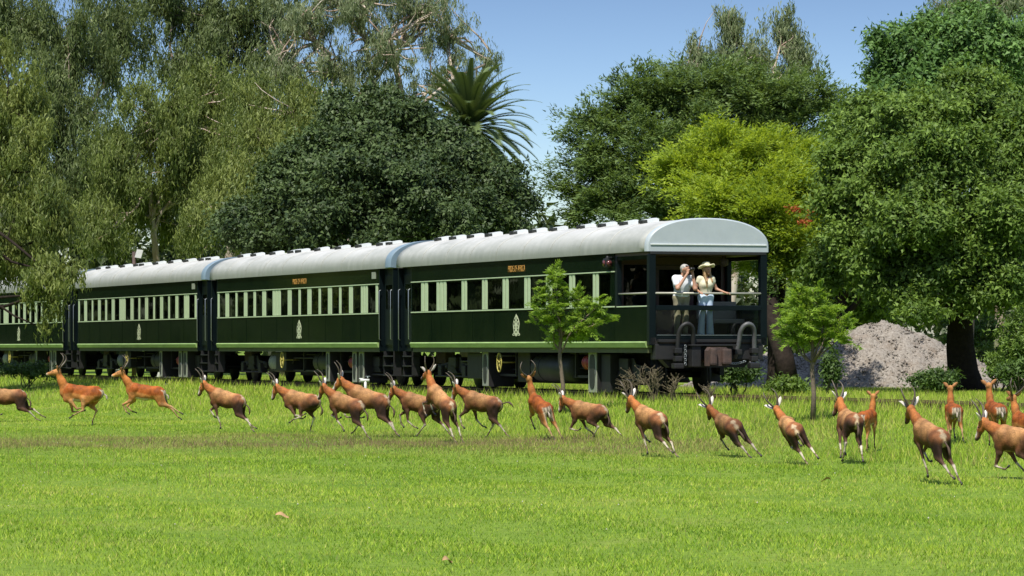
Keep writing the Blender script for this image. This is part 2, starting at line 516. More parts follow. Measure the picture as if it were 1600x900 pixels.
WH = {}
def bogie(coach, x):
    """two-axle truck: frame, springs, axle boxes and four wheels"""
    if not WH:
        f = MB()
        for s in (1, -1):
            y = s * 0.86
            f.prism([(-1.45, 0.42), (-1.45, 0.60), (-0.6, 0.66), (-0.45, 0.80), (0.45, 0.80), (0.6, 0.66), (1.45, 0.60), (1.45, 0.42), (0.7, 0.50), (0.5, 0.36), (-0.5, 0.36), (-0.7, 0.50)], 'y', y - 0.05, y + 0.05)
            for ax in (-1.0, 1.0):
                f.box(ax-0.14, ax+0.14, y - 0.09, y + 0.16, 0.27, 0.58, 0.03)
                for dx in (-0.30, 0.30):
                    f.tube([(ax+dx, y+0.03, 0.50 + 0.03*k) for k in range(5)], [0.075, 0.06, 0.075, 0.06, 0.075], 10)
            for k in range(6):
                f.box(-0.42+0.05*k, 0.42-0.05*k, y+0.06, y+0.14, 0.38+0.035*k, 0.405+0.035*k)
        f.box(-0.3, 0.3, -1.0, 1.0, 0.52, 0.80, 0.03)
        f.tube([(-1.35, 1.0, 0.30), (1.35, 1.0, 0.30)], 0.025, 6)
        WH['f'] = f.mesh('bogie_frame', M_black)
        w = MB()
        w.disc((0, 0, 0), (0, 1, 0), 0.43, 0.10, 28); w.disc((0, -0.06, 0), (0, 1, 0), 0.46, 0.03, 28)
        WH['w'] = w.mesh('wheel', M_black)
        h = MB(); h.disc((0, 0.055, 0), (0, 1, 0), 0.36, 0.02, 24); h.disc((0, 0.07, 0), (0, 1, 0), 0.10, 0.06, 12)
        WH['h'] = h.mesh('hub', M_tank)
        a = MB(); a.tube([(0, -0.6, 0), (0, 0.6, 0)], 0.07, 10)
        WH['a'] = a.mesh('axle', M_black)
    bo = empty('bogie', (x, 0, 0), parent=coach)
    link_mesh('bogie_frame', WH['f'], bo)
    for ax in (-1.0, 1.0):
        o = link_mesh('axle', WH['a'], bo); o.location = (ax, 0, 0.43)
        for s in (1, -1):
            o = link_mesh('wheel', WH['w'], bo); o.location = (ax, s * 0.56, 0.43)
            o.rotation_euler = (0, 0, 0 if s > 0 else math.pi)
            link_mesh('hub', WH['h'], bo).matrix_local = o.matrix_local.copy() if False else Matrix.Translation((ax, s*0.56, 0.43)) @ Matrix.Rotation(0 if s > 0 else math.pi, 4, 'Z')

def cabinet(coach, x, w=0.42, z0=0.06, z1=0.97):
    o = MB().box(x-w/2, x+w/2, 0.55, 1.22, z0, z1, 0.012).build('battery_cabinet', M_black, coach)
    d = MB().box(x-w/2+0.015, x+w/2-0.015, 1.223, 1.25, z0+0.02, z1-0.02, 0.01).build('cabinet_door', M_panelw, o)
    p = MB()
    n = 16
    p.prism([(x + (w/2-0.10)*math.copysign(abs(math.cos(2*math.pi*i/n))**0.6, math.cos(2*math.pi*i/n)), (z0+z1)/2 + (z1-z0)*0.40*math.copysign(abs(math.sin(2*math.pi*i/n))**0.6, math.sin(2*math.pi*i/n))) for i in range(n)], 'y', 1.252, 1.262)
    p.build('door_panel', M_tank, o)
    MB().box(x-w/2+0.03, x-w/2+0.05, 1.252, 1.28, (z0+z1)/2-0.05, (z0+z1)/2+0.05).build('handle', M_steel, o)

def handwheel(coach, x, z=0.68, y=1.33):
    m = MB()
    n = 24
    m.tube([(x + 0.17*math.cos(2*math.pi*i/n), y, z + 0.235*math.sin(2*math.pi*i/n)) for i in range(n+1)], 0.018, 6, cap=False)
    for k in range(5):
        a = 2*math.pi*k/5 + 0.3
        m.tube([(x, y, z), (x + 0.17*math.cos(a), y, z + 0.235*math.sin(a))], 0.011, 5)
    m.disc((x, y, z), (0, 1, 0), 0.04, 0.03, 10)
    m.tube([(x, y, z), (x, 0.8, z)], 0.02, 6)
    m.build('handwheel', M_yel, coach)

def tank(coach, x, length, r, z, y=0.75, mat=None, name='air_tank'):
    m = MB()
    m.tube([(x-length/2-0.06, y, z), (x-length/2-0.03, y, z), (x-length/2, y, z), (x+length/2, y, z), (x+length/2+0.03, y, z), (x+length/2+0.06, y, z)],
           [r*0.55, r*0.86, r, r, r*0.86, r*0.55], 20)
    for k in (-0.3, 0.3):
        m.tube([(x+k*length-0.03, y, z), (x+k*length+0.03, y, z)], r+0.012, 20)
    m.build(name, mat or M_tank, coach)

def crest(coach, x, z, h, y):
    """vertical pointed crest with crown, shield and flared foot"""
    o = empty('crest', (x, y, z), parent=coach)
    s = h
    out = []
    prof = [(0.00, 0.50), (0.018, 0.44), (0.05, 0.37), (0.085, 0.27), (0.115, 0.16), (0.13, 0.02), (0.12, -0.14), (0.105, -0.27), (0.10, -0.33), (0.155, -0.41), (0.13, -0.47), (0.05, -0.44), (0.0, -0.50)]
    wd = 3.2
    poly = [(-a*s*wd, b*s) for a, b in prof] + [(a*s*wd, b*s) for a, b in reversed(prof[1:-1])]
    MB().prism(poly, 'y', 0.0, 0.006).build('crest_field', M_crest, o)
    d = MB()
    for (a, b, w, hh) in ((-.06, .22, .022, .05), (.06, .22, .022, .05), (0, .30, .015, .05), (-.085, .06, .02, .07), (.085, .06, .02, .07), (0, .14, .02, .03),
                          (-.05, -.08, .015, .05), (.05, -.08, .015, .05), (-.07, -.20, .02, .045), (.07, -.20, .02, .045), (0, -.30, .05, .016), (-.09, -.40, .03, .02), (.09, -.40, .03, .02)):
        n = 8
        d.prism([((a + w*math.cos(2*math.pi*i/n))*s*wd, (b + hh*math.sin(2*math.pi*i/n))*s) for i in range(n)], 'y', 0.0065, 0.010)
    d.build('crest_ornament', M_green, o)

def lettering(coach, text, x, z, width, height, y):
    cu = bpy.data.curves.new('lettering', 'FONT')
    cu.body = text; cu.align_x = 'CENTER'; cu.align_y = 'CENTER'; cu.extrude = 0.003; cu.offset = -0.004; cu.resolution_u = 3
    tmp = bpy.data.objects.new('lettering_curve', cu); C.objects.link(tmp)
    bpy.context.view_layer.update()
    me = bpy.data.meshes.new_from_object(tmp.evaluated_get(bpy.context.evaluated_depsgraph_get()))
    bpy.data.objects.remove(tmp)
    co = np.zeros(len(me.vertices)*3); me.vertices.foreach_get('co', co); co = co.reshape(-1, 3)
    lo, hi = co.min(0), co.max(0)
    co[:, 0] = (co[:, 0] - (lo[0]+hi[0])/2) * width / (hi[0]-lo[0])
    co[:, 1] = (co[:, 1] - (lo[1]+hi[1])/2) * height / (hi[1]-lo[1])
    new = np.stack([-co[:, 0], co[:, 2], co[:, 1]], 1)
    me.vertices.foreach_set('co', new.ravel()); me.update()
    me.materials.clear(); me.materials.append(M_gold)
    o = link_mesh('lettering', me, coach); o.location = (x, y, z)
    return o

def handrail(coach, x, y, z0, z1, out=0.05):
    m = MB()
    m.tube([(x, y, z0), (x, y+out, z0+0.03), (x, y+out, z1-0.03), (x, y, z1)], 0.014, 6)
    m.build('handrail', M_steel, coach)

HW = 1.42
def side_windows(coach, x0, x1, pillars, sill=2.00, top=2.77):
    """pillars: (x_from, x_to, strips); the openings left between them get a window each"""
    edges = sorted(pillars)
    spans = []
    cur = x0
    for a, b_, k in edges:
        if a - cur > 0.12: spans.append((cur, a))
        cur = b_
    if x1 - cur > 0.12: spans.append((cur, x1))
    for a, b_, k in edges:
        w = (b_ - a) / k
        for i in range(k):
            p = MB(); lo = a + i*w + (0.032 if k > 1 else 0); hi = a + (i+1)*w - (0.032 if k > 1 else 0)
            p.box(lo, hi, HW-0.012, HW+0.008, sill+0.006, top-0.006, 0.006)
            p.build('window_pillar', M_cream, coach)
        if k > 1:
            MB().box(a, b_, HW-0.035, HW-0.0125, sill, top).build('pillar_backing', M_green, coach)
    for a, b_ in spans:
        w = MB()
        t = 0.03
        w.box(a+0.001, a+t, HW-0.045, HW-0.004, sill+0.001, top-0.001); w.box(b_-t, b_-0.001, HW-0.045, HW-0.004, sill+0.001, top-0.001)
        w.box(a+t, b_-t, HW-0.045, HW-0.004, sill+0.001, sill+t*0.7); w.box(a+t, b_-t, HW-0.045, HW-0.004, top-t, top-0.001)
        o = w.build('window', M_green, coach)
        p = MB().box(a+t, b_-t, HW-0.020, HW-0.015, sill+t*0.7, top-t).build('pane', M_pane, o)

def coach_shell(coach, x0, x1, far_windows=True):
    """walls, floor, lines and roof between x0 and x1 of the panelled length"""
    MB().box(x0, x1, HW-0.06, HW, 1.19, 1.965).build('lower_panel', M_green, coach)
    MB().box(x0, x1, HW-0.06, HW, 2.80, 3.22).build('letterboard', M_green, coach)
    MB().box(x0, x1, -HW, -HW+0.06, 1.19, 3.22).build('far_wall', M_green, coach)
    MB().box(x0, x1, -HW+0.06, HW-0.06, 1.12, 1.22).build('floor', M_interior, coach)
    MB().box(x0, x1, -0.35, -0.31, 1.22, 3.2).build('corridor_partition', M_interior, coach)
    MB().box(x0, x1, HW-0.05, HW+0.022, 1.967, 1.997, 0.006).build('waist_line', M_cream, coach)
    MB().box(x0, x1, HW-0.05, HW+0.022, 2.772, 2.798, 0.006).build('cornice_line', M_cream, coach)
    m = MB(); m.prism([(HW-0.3, 1.05), (HW+0.02, 1.05), (HW+0.055, 1.16), (HW+0.03, 1.188), (HW-0.3, 1.188)], 'x', x0, x1)
    m.build('sole_bar', M_sole, coach)
    MB().box(x0, x1, HW-0.32, HW-0.03, 0.93, 1.048).build('sole_bar_shade_strip', M_soleshade, coach)
    MB().box(x0, x1, -HW, HW-0.33, 0.97, 1.115).build('underframe', M_black, coach)
    nj = int((x1 - x0)/1.62)
    for i in range(1, nj):
        x = x0 + (x1 - x0)*i/nj
        MB().box(x-0.02, x+0.02, HW+0.001, HW+0.007, 1.20, 1.955, 0.002).build('panel_joint', M_green, coach)

def vestibule(coach, x0, x1, rails):
    MB().box(x0, x1, -HW+0.02, HW-0.14, 0.95, 3.20).build('vestibule', M_blue, coach)
    for s in (x0, x1):
        a, b_ = (s, s+0.07) if s == x0 else (s-0.07, s)
        MB().box(a+0.002, b_-0.002, HW-0.138, HW-0.005, 0.95, 3.19).build('vestibule_post', M_blue, coach)
    d = MB().box(x0+0.22, x1-0.22, HW-0.137, HW-0.105, 1.12, 3.0, 0.01).build('side_door', M_blue, coach)
    MB().box(x0+0.34, x1-0.34, HW-0.104, HW-0.098, 2.1, 2.75).build('door_pane', M_pane, d)
    for x in rails: handrail(coach, x, HW-0.02, 1.25, 2.62)
    st = MB()
    for k in range(3): st.box(x0+0.2, x1-0.2, HW-0.32, HW-0.06, 0.28+0.26*k, 0.31+0.26*k)
    for x in (x0+0.2, x1-0.22): st.box(x, x+0.02, HW-0.30, HW-0.08, 0.28, 0.95)
    st.build('step', M_black, coach)

def gangway(coach, x0, x1):
    m = MB()
    n = 5
    for k in range(n):
        a = x0 + (x1-x0)*k/n; b_ = x0 + (x1-x0)*(k+1)/n
        w = 0.62 if k % 2 else 0.70
        m.box(a, b_, -w, w, 1.05, 3.05 if k % 2 else 3.12)
    m.build('gangway_bellows', M_black, coach)
    c = MB(); c.box(x0-0.2, x1+0.2, -0.14, 0.14, 0.62, 0.95, 0.03)
    c.build('coupler', M_rust, coach)

def roof_seams(roof, x0, x1, step=1.9):
    pr = [(y*1.002, z + 0.004) for y, z in roof_profile()]
    k = len(pr)
    n = int((x1-x0)/step)
    for i in range(1, n):
        x = x0 + (x1-x0)*i/n
        m = MB()
        vs = [(x-0.022, *p) for p in pr] + [(x-0.016, p[0]*1.004, p[1]+0.007) for p in pr] + [(x+0.016, p[0]*1.004, p[1]+0.007) for p in pr] + [(x+0.022, *p) for p in pr]
        m.add(vs, [(r*k+j, r*k+j+1, (r+1)*k+j+1, (r+1)*k+j) for r in range(3) for j in range(k-1)])
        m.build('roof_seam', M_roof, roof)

# ---- coach of the second kind (sleeping coach), local x measured from its near end
def sleeping_coach(offset, label):
    c = empty('railway_coach', tuple(TC + TU*offset + Vector((0, 0, RAIL))), (0, 0, TROT))
    tag(c, label, 'train coach', 'coaches of the green train')
    L0, L1 = 1.30, 18.45
    pil = [(37.33, 37.53, 1), (36.15, 36.61, 2), (35.18, 35.37, 1), (34.01, 34.38, 1), (33.02, 33.27, 1), (31.87, 32.27, 1), (30.22, 31.14, 3), (29.07, 29.46, 1), (28.1, 28.31, 1),
           (26.98, 27.37, 1), (26.01, 26.22, 1), (24.89, 25.27, 1), (23.96, 24.16, 1), (22.84, 23.19, 1), (21.4, 22.08, 3), (20.47, 20.66, 1)]
    pil = [(a - 19.1, b_ - 19.1, k) for a, b_, k in pil]
    coach_shell(c, L0, L1)
    side_windows(c, L0, L1, pil)
    vestibule(c, 0.0, L0, (0.12, L0-0.14))
    vestibule(c, L1, 19.25, (19.13,))
    gangway(c, 19.25, 19.72)
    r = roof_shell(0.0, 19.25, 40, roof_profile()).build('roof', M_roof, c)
    roof_seams(r, 0.6, 19.0)
    e = MB()
    pr = roof_profile(); pi = [(y*0.985, z*1.0 - 0.012) for y, z in pr]
    k = len(pr)
    po = [(y*1.012, z + 0.02) for y, z in pr]
    vs = []
    for x in (-0.03, 0.50):
        for (y, z) in po: vs.append((x, y, z))
    e.add(vs, [(j, j+1, k+j+1, k+j) for j in range(k-1)], True)
    e.add([(-0.03, *p) for p in po] + [(-0.03, y*0.9, min(z, 3.9)-0.08 if z > 3.25 else z) for y, z in pr], [(j, j+1, k+j+1, k+j) for j in range(k-1)])
    e.build('roof_rim', M_rim, r)
    for v in (37.6, 36.08, 33.85, 31.85, 31.01, 28.96, 26.84, 24.8, 22.77, 21.87): ventilator(c, v - 19.1)
    bogie(c, 2.9); bogie(c, 16.0)
    crest(c, 28.25-19.1, 1.58, 0.56, HW+0.002)
    cabinet(c, 22.6-19.1, 0.5); cabinet(c, 23.25-19.1, 0.42); cabinet(c, 25.9-19.1, 0.35); 
    tank(c, 27.0-19.1, 2.2, 0.30, 0.62)
    tank(c, 23.9-19.1, 0.5, 0.16, 0.62, 1.0, M_redcyl, 'red_cylinder')
    handwheel(c, 30.4-19.1)
    MB().box(30.6-19.1, 32.3-19.1, 0.2, 1.15, 0.35, 0.92, 0.03).build('battery_box', M_black, c)
    MB().box(4.8, 13.8, -0.75, 0.05, 0.2, 0.965, 0.03).build('dark_underfloor_fill', M_black, c)  # dark mass added between the bogies to blacken the shade under the coach
    tank(c, 32.0-19.1, 0.55, 0.28, 0.6, 0.95, M_panelw, 'dynamo')
    p = MB()
    rg = random.Random(3)
    for k in range(7):
        y = 0.3 + rg.random()*0.8; z = 0.55 + rg.random()*0.4
        a = 4.0 + rg.random()*9
        p.tube([(a-2, y, z), (a+1.5, y, z), (a+1.6, y, z-0.15), (a+2.6, y, z-0.15)], 0.025, 6)
    p.build('brake_pipe', M_black, c)
    q = MB()
    for x in (5.2, 6.4, 8.2, 10.2, 12.2, 13.6):
        q.box(x-0.03, x+0.03, 0.9, 0.98, 0.35, 0.97); q.box(x-0.03, x+0.03, -0.9, -0.82, 0.35, 0.97)
    q.box(4.6, 14.0, 0.88, 0.94, 0.33, 0.39)
    q.build('truss_rod', M_black, c)
    MB().box(L0+0.25, L0+0.6, HW+0.001, HW+0.02, 2.93, 3.12, 0.01).build('destination_plate', M_panelw, c)
    return c

c2 = sleeping_coach(19.1, 'dark green sleeping coach coupled next to the open-balcony coach')
lettering(c2, 'PRIDE OF AFRICA', 28.2-19.1, 2.985, 1.45, 0.155, HW+0.004)
for off, lab in ((38.85, 'third dark green coach from the open balcony, beside the drooping tree'),
                 (58.6, 'farthest green coach, half hidden behind the drooping branch')):
    c = copy_tree(c2)
    c.location = TC + TU*off + Vector((0, 0, RAIL))
    c['label'] = lab
    for ch in list(c.children):
        if ch.name.startswith('lettering'): bpy.data.objects.remove(ch)

# ---- observation coach with the open balcony
oc = empty('railway_coach', tuple(TC + Vector((0, 0, RAIL))), (0, 0, TROT))
tag(oc, 'dark green observation coach with an open rear balcony and domed roof end', 'train coach', 'coaches of the green train')
B0, B1 = 2.22, 17.46
coach_shell(oc, B0, B1)
side_windows(oc, B0+0.25, B1, [(16.02, 16.63, 2), (14.47, 15.32, 3), (12.8, 13.26, 2), (11.18, 11.63, 2), (9.57, 10.05, 2), (7.96, 8.43, 2), (6.4, 6.86, 2), (4.81, 5.24, 2), (3.22, 3.64, 2)])
MB().box(B0, B0+0.248, HW-0.06, HW-0.002, 1.998, 2.77).build('corner_panel', M_green, oc)
vestibule(oc, B1, 18.65, (17.62, 18.5))
gangway(oc, 18.65, 19.1)
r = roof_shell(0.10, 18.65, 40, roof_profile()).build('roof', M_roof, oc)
roof_seams(r, 0.4, 18.4)
# domed end: silver face, white band and hood lip
pr = roof_profile(26, 1.475, 3.20, 3.30, 3.95)
k = len(pr)
m = MB(); vs = []; rings = [(0.16, 1.006, 0.012), (0.05, 1.004, 0.008), (0.015, 0.992, -0.006), (0.0, 0.975, -0.02)]
for (x, sc, dz) in rings:
    for (y, z) in pr: vs.append((x, y*sc, z + (dz if z > 3.21 else 0)))
fs = []
for i in range(len(rings)-1):
    for j in range(k-1): fs.append((i*k+j, i*k+j+1, (i+1)*k+j+1, (i+1)*k+j))
m.add(vs, fs, True)
last = vs[-k:]
m.add(last, [tuple(range(k))])
m.build('roof_end', M_silver, r)
MB().box(-0.022, -0.002, -1.40, 1.40, 3.345, 3.375, 0.004).build('roof_end_band', M_trimw, r)
MB().box(-0.012, 0.10, -1.40, 1.40, 3.135, 3.198, 0.006).build('roof_end_beam', M_black, r)
for v in (17.52, 16.27, 14.79, 13.34, 11.4, 9.95, 8.45, 6.5, 5.06, 3.61, 2.37): ventilator(oc, v)
lettering(oc, 'PRIDE OF AFRICA', 8.98, 2.985, 1.25, 0.155, HW+0.004)
crest(oc, 9.0, 1.60, 0.56, HW+0.002)
# balcony
MB().box(0.0, B0, -1.40, 1.40, 1.12, 1.275).build('balcony_floor', M_black, oc)
MB().box(0.10, B0, -1.40, 1.40, 3.12, 3.19).build('balcony_ceiling', M_ceil, oc)
for s in (1, -1):
    y0, y1 = (1.36, 1.418) if s > 0 else (-1.418, -1.36)
    MB().box(0.16, B0-0.002, y0, y1, 1.19, 1.962).build('balcony_side_panel', M_green, oc)
    MB().box(0.0, 0.16, 1.27*s, 1.425*s, 1.10, 3.134, 0.01).build('corner_post', M_blue, oc)
    MB().box(B0-0.16, B0-0.003, 1.30*s, 1.41*s, 1.963, 3.13, 0.01).build('inner_post', M_blue, oc)
    MB().box(0.16, B0-0.16, 1.37*s, 1.43*s, 1.963, 1.99, 0.005).build('balcony_sill', M_cream if s > 0 else M_blue, oc)
    t = MB(); t.tube([(0.16, 1.37*s, 2.27), (B0-0.16, 1.37*s, 2.27)], 0.02, 8); t.build('side_rail', M_brass, oc)
    MB().box(0.16, B0-0.16, 1.34*s, 1.40*s, 3.03, 3.12).build('balcony_header', M_green, oc)
m = MB(); m.prism([(HW-0.3, 1.05), (HW+0.02, 1.05), (HW+0.055, 1.16), (HW+0.03, 1.188), (HW-0.3, 1.188)], 'x', 0.16, B0)
m.build('sole_bar', M_sole, oc)
MB().box(0.16, B0, HW-0.32, HW-0.03, 0.93, 1.048).build('sole_bar_shade_strip', M_soleshade, oc)
t = MB(); t.tube([(0.02, -1.28, 2.265), (0.02, 1.28, 2.265)], 0.024, 8); t.build('end_rail', M_brass, oc)
MB().box(-0.02, 0.07, -1.268, 1.268, 1.885, 1.995, 0.01).build('end_beam', M_blue, oc)
MB().box(-0.02, 0.07, -1.268, 1.268, 1.24, 1.335, 0.01).build('end_sill', M_blue, oc)
MB().box(-0.03, -0.021, -1.25, 1.25, 1.322, 1.335).build('sill_strip', M_steel, oc)
MB().box(0.02, 0.03, -1.266, 1.266, 1.336, 1.884).build('end_glass', M_clear, oc)
# bulkhead behind the balcony
bh = MB().box(B0, B0+0.05, -1.36, 1.36, 1.275, 1.95).build('bulkhead_panel', M_red, oc)
MB().box(B0, B0+0.05, -1.36, 1.36, 2.95, 3.12).build('bulkhead_header', M_red, oc)
for (a, b_) in ((-1.36, -1.20), (-0.52, -0.42), (0.42, 0.52), (1.20, 1.30)):
    MB().box(B0-0.03, B0+0.05, a, b_, 1.952 if abs(a) > 1 else 1.28, 2.948, 0.01).build('bulkhead_post', M_red, oc)
for (a, b_) in ((-1.195, -0.525), (0.525, 1.195)):
    MB().box(B0+0.015, B0+0.025, a, b_, 1.955, 2.945).build('bulkhead_pane', M_pane, oc)
d = MB(); d.box(B0+0.055, B0+0.09, -0.41, -0.30, 1.28, 2.94); d.box(B0+0.055, B0+0.09, 0.30, 0.41, 1.28, 2.94); d.box(B0+0.055, B0+0.09, -0.30, 0.30, 1.28, 1.75); d.box(B0+0.055, B0+0.09, -0.30, 0.30, 2.84, 2.94)
d = d.build('balcony_door', M_red, oc)
MB().box(B0+0.065, B0+0.075, -0.299, 0.299, 1.752, 2.838).build('door_pane', M_pane, d)
cur = MB()
vs = []; fs = []; n = 30
for i in range(n+1):
    y = 0.60 + 0.38*i/n
    for z in (1.98, 2.92): vs.append((B0+0.10+0.03*math.sin(i*1.4), y, z))
cur.add(vs, [(2*i, 2*i+2, 2*i+3, 2*i+1) for i in range(n)], True)
cur.build('curtain', M_curtain, oc)
# bench seat on the balcony
bs = MB(); bs.box(1.0, 1.55, -1.30, -0.35, 1.60, 1.70, 0.03); bs.box(1.50, 1.60, -1.30, -0.35, 1.70, 2.10, 0.03)
for x in (1.03, 1.5):
    for y in (-1.27, -0.42): bs.box(x, x+0.05, y, y+0.05, 1.276, 1.60)
bs.build('bench', M_uphol, oc)
# marker lamps
def marker(x, y, z):
    l = MB(); l.box(x-0.10, x+0.10, y-0.06, y+0.10, z-0.09, z+0.11, 0.03); l.tube([(x, y+0.02, z+0.10), (x, y+0.02, z+0.17)], [0.06, 0.02], 8); l.box(x-0.12, x+0.12, y-0.07, y+0.02, z+0.12, z+0.15)
    o = l.build('marker_lamp', M_black, oc)
    q = MB(); q.disc((x-0.11, y+0.02, z), (1, 0, 0), 0.065, 0.03, 14); q.disc((x, y+0.11, z), (0, 1, 0), 0.065, 0.03, 14)
    q.build('lens', M_lamp, o)
marker(2.45, HW+0.06, 2.98)
l = MB(); l.tube([(0.6, -0.62, 3.12), (0.6, -0.62, 3.06), (0.6, -0.62, 3.04), (0.6, -0.62, 2.92), (0.6, -0.62, 2.88)], [0.05, 0.05, 0.10, 0.10, 0.03], 12)
l.build('ceiling_lamp', M_rust, oc)
# headstock, coupler, hoses, steps
MB().box(-0.06, 0.25, -1.30, 1.30, 0.78, 1.12, 0.02).build('headstock', M_black, oc)
m = MB(); m.prism([(-1.30, 1.12), (1.30, 1.12), (1.30, 1.0), (0.9, 0.60), (-0.9, 0.60), (-1.30, 1.0)], 'x', 0.10, 0.35); m.build('headstock_apron', M_black, oc)
MB().box(-0.075, -0.062, -1.2, 1.2, 1.145, 1.165).build('headstock_strip', M_rust, oc)
MB().box(-0.10, 0.0, -1.24, 1.24, 1.17, 1.235, 0.01).build('buffer_plate', M_black, oc)
cp = MB()
cp.box(-0.42, 0.1, -0.13, 0.13, 0.72, 0.95, 0.03)
cp.prism([(-0.24, 0.64), (-0.24, 1.00), (-0.17, 1.06), (0.20, 1.06), (0.26, 0.98), (0.26, 0.64)], 'x', -0.62, -0.40)
cp.box(-0.74, -0.60, -0.26, -0.05, 0.68, 1.02, 0.04)
cp.box(-0.72, -0.60, 0.08, 0.24, 0.66, 1.04, 0.05)
cp.build('coupler', M_rust, oc)
cb = MB(); cb.box(-0.30, -0.06, 0.30, 0.52, 0.62, 1.10, 0.02); cb.box(-0.34, -0.06, -0.55, 0.55, 1.085, 1.12, 0.01); cb.build('coupler_bracket', M_black, oc)
ch = MB()
for i in range(9):
    z = 1.08 - 0.05*i
    ch.tube([(-0.16 + 0.02*(i % 2), 0.62 + 0.025*math.cos(t_), z + 0.03*math.sin(t_)) for t_ in [2*math.pi*q/8 for q in range(9)]], 0.008, 4, cap=False)
for i in range(10):
    y = -0.32 - 0.055*i; z = 0.74 - 0.05*math.sin(i/9*math.pi)
    ch.tube([(-0.14, y + 0.035*math.cos(t_), z + 0.018*math.sin(t_)) for t_ in [2*math.pi*q/8 for q in range(9)]], 0.008, 4, cap=False)
ch.build('chain', M_steel, oc)
M_hose = surf('worn_grey_hose', (0.10, 0.105, 0.105), (0.05, 0.05, 0.05), 0.5, 8, 0.8)
def hose(y, flip, mat):
    t = MB()
    pts = []
    for i in range(13):
        a = math.pi * i / 12
        pts.append((-0.16 - 0.10*math.sin(a), y + flip*0.18*math.cos(a), 1.22 + 0.36*math.sin(a)**0.7))
    pts = [(-0.12, y + flip*0.18, 0.72), (-0.15, y + flip*0.19, 0.98)] + pts + [(-0.13, y - flip*0.21, 1.0), (-0.05, y - flip*0.25, 0.82)]
    t.tube(pts, 0.052, 10)
    o = t.build('jumper_hose', mat, oc)
    for (yy, z) in ((y + flip*0.18, 0.80), (y + flip*0.185, 0.98), (y - flip*0.22, 0.95)):
        MB().box(-0.22, -0.05, yy-0.085, yy+0.085, z-0.06, z+0.06, 0.02).build('hose_fitting', M_black, o)
    MB().box(-0.24, -0.04, y+flip*0.18-0.12, y+flip*0.18+0.12, 0.58, 0.70, 0.03).build('hose_fitting', M_black, o)
hose(0.62, 1, M_black); hose(-0.86, -1, M_hose)
bogie(oc, 2.75); bogie(oc, 15.3)
cabinet(oc, 11.88, 0.46); cabinet(oc, 4.12, 0.56, -0.02, 0.99)
MB().box(3.2, 3.80, 0.45, 1.15, 0.0, 0.9, 0.02).build('battery_box', M_black, oc)
handwheel(oc, 10.55)
tank(oc, 7.6, 2.6, 0.34, 0.55)
tank(oc, 4.75, 0.36, 0.17, 0.70, 1.05, M_redcyl, 'red_cylinder')
MB().box(12.4, 13.6, 0.2, 1.15, 0.25, 0.92, 0.03).build('battery_box', M_black, oc)
MB().box(9.2, 10.1, 0.1, 1.0, 0.2, 0.95, 0.03).build('battery_box', M_black, oc)
MB().box(4.6, 13.4, -0.75, 0.05, 0.16, 0.965, 0.03).build('dark_underfloor_fill', M_black, oc)  # same dark filler added under the balcony coach for its shade
p = MB()
rg = random.Random(5)
for k in range(8):
    y = 0.3 + rg.random()*0.8; z = 0.55 + rg.random()*0.4; a = 4.6 + rg.random()*8
    p.tube([(a-1.6, y, z), (a+1.2, y, z), (a+1.3, y, z-0.15), (a+2.4, y, z-0.15)], 0.025, 6)
p.build('brake_pipe', M_black, oc)
q = MB()
for x in (5.0, 6.0, 9.3, 10.3, 12.9): q.box(x-0.03, x+0.03, 0.9, 0.98, 0.35, 0.97)
q.box(4.6, 13.6, 0.88, 0.94, 0.33, 0.39); q.build('truss_rod', M_black, oc)
# ------------------------------------------------------------------ trees
M_bark = surf('grey_brown_bark', (0.10, 0.08, 0.06), (0.05, 0.038, 0.028), 0.9, 5, 0.9, bump=0.5, bscale=18, stretch=(1, 1, 0.25))
M_euc = surf('pale_gum_bark', (0.50, 0.45, 0.38), (0.26, 0.15, 0.10), 0.8, 2.2, 0.95, bump=0.2, bscale=14, stretch=(1, 1, 0.3))
M_darkbark = surf('dark_rough_bark', (0.016, 0.012, 0.010), (0.032, 0.024, 0.019), 0.95, 8, 0.9, bump=1.0, bscale=12, spec=0.1)
M_sapbark = surf('sapling_bark', (0.17, 0.13, 0.09), (0.09, 0.07, 0.05), 0.85, 12, 0.9, bump=0.3, bscale=40)

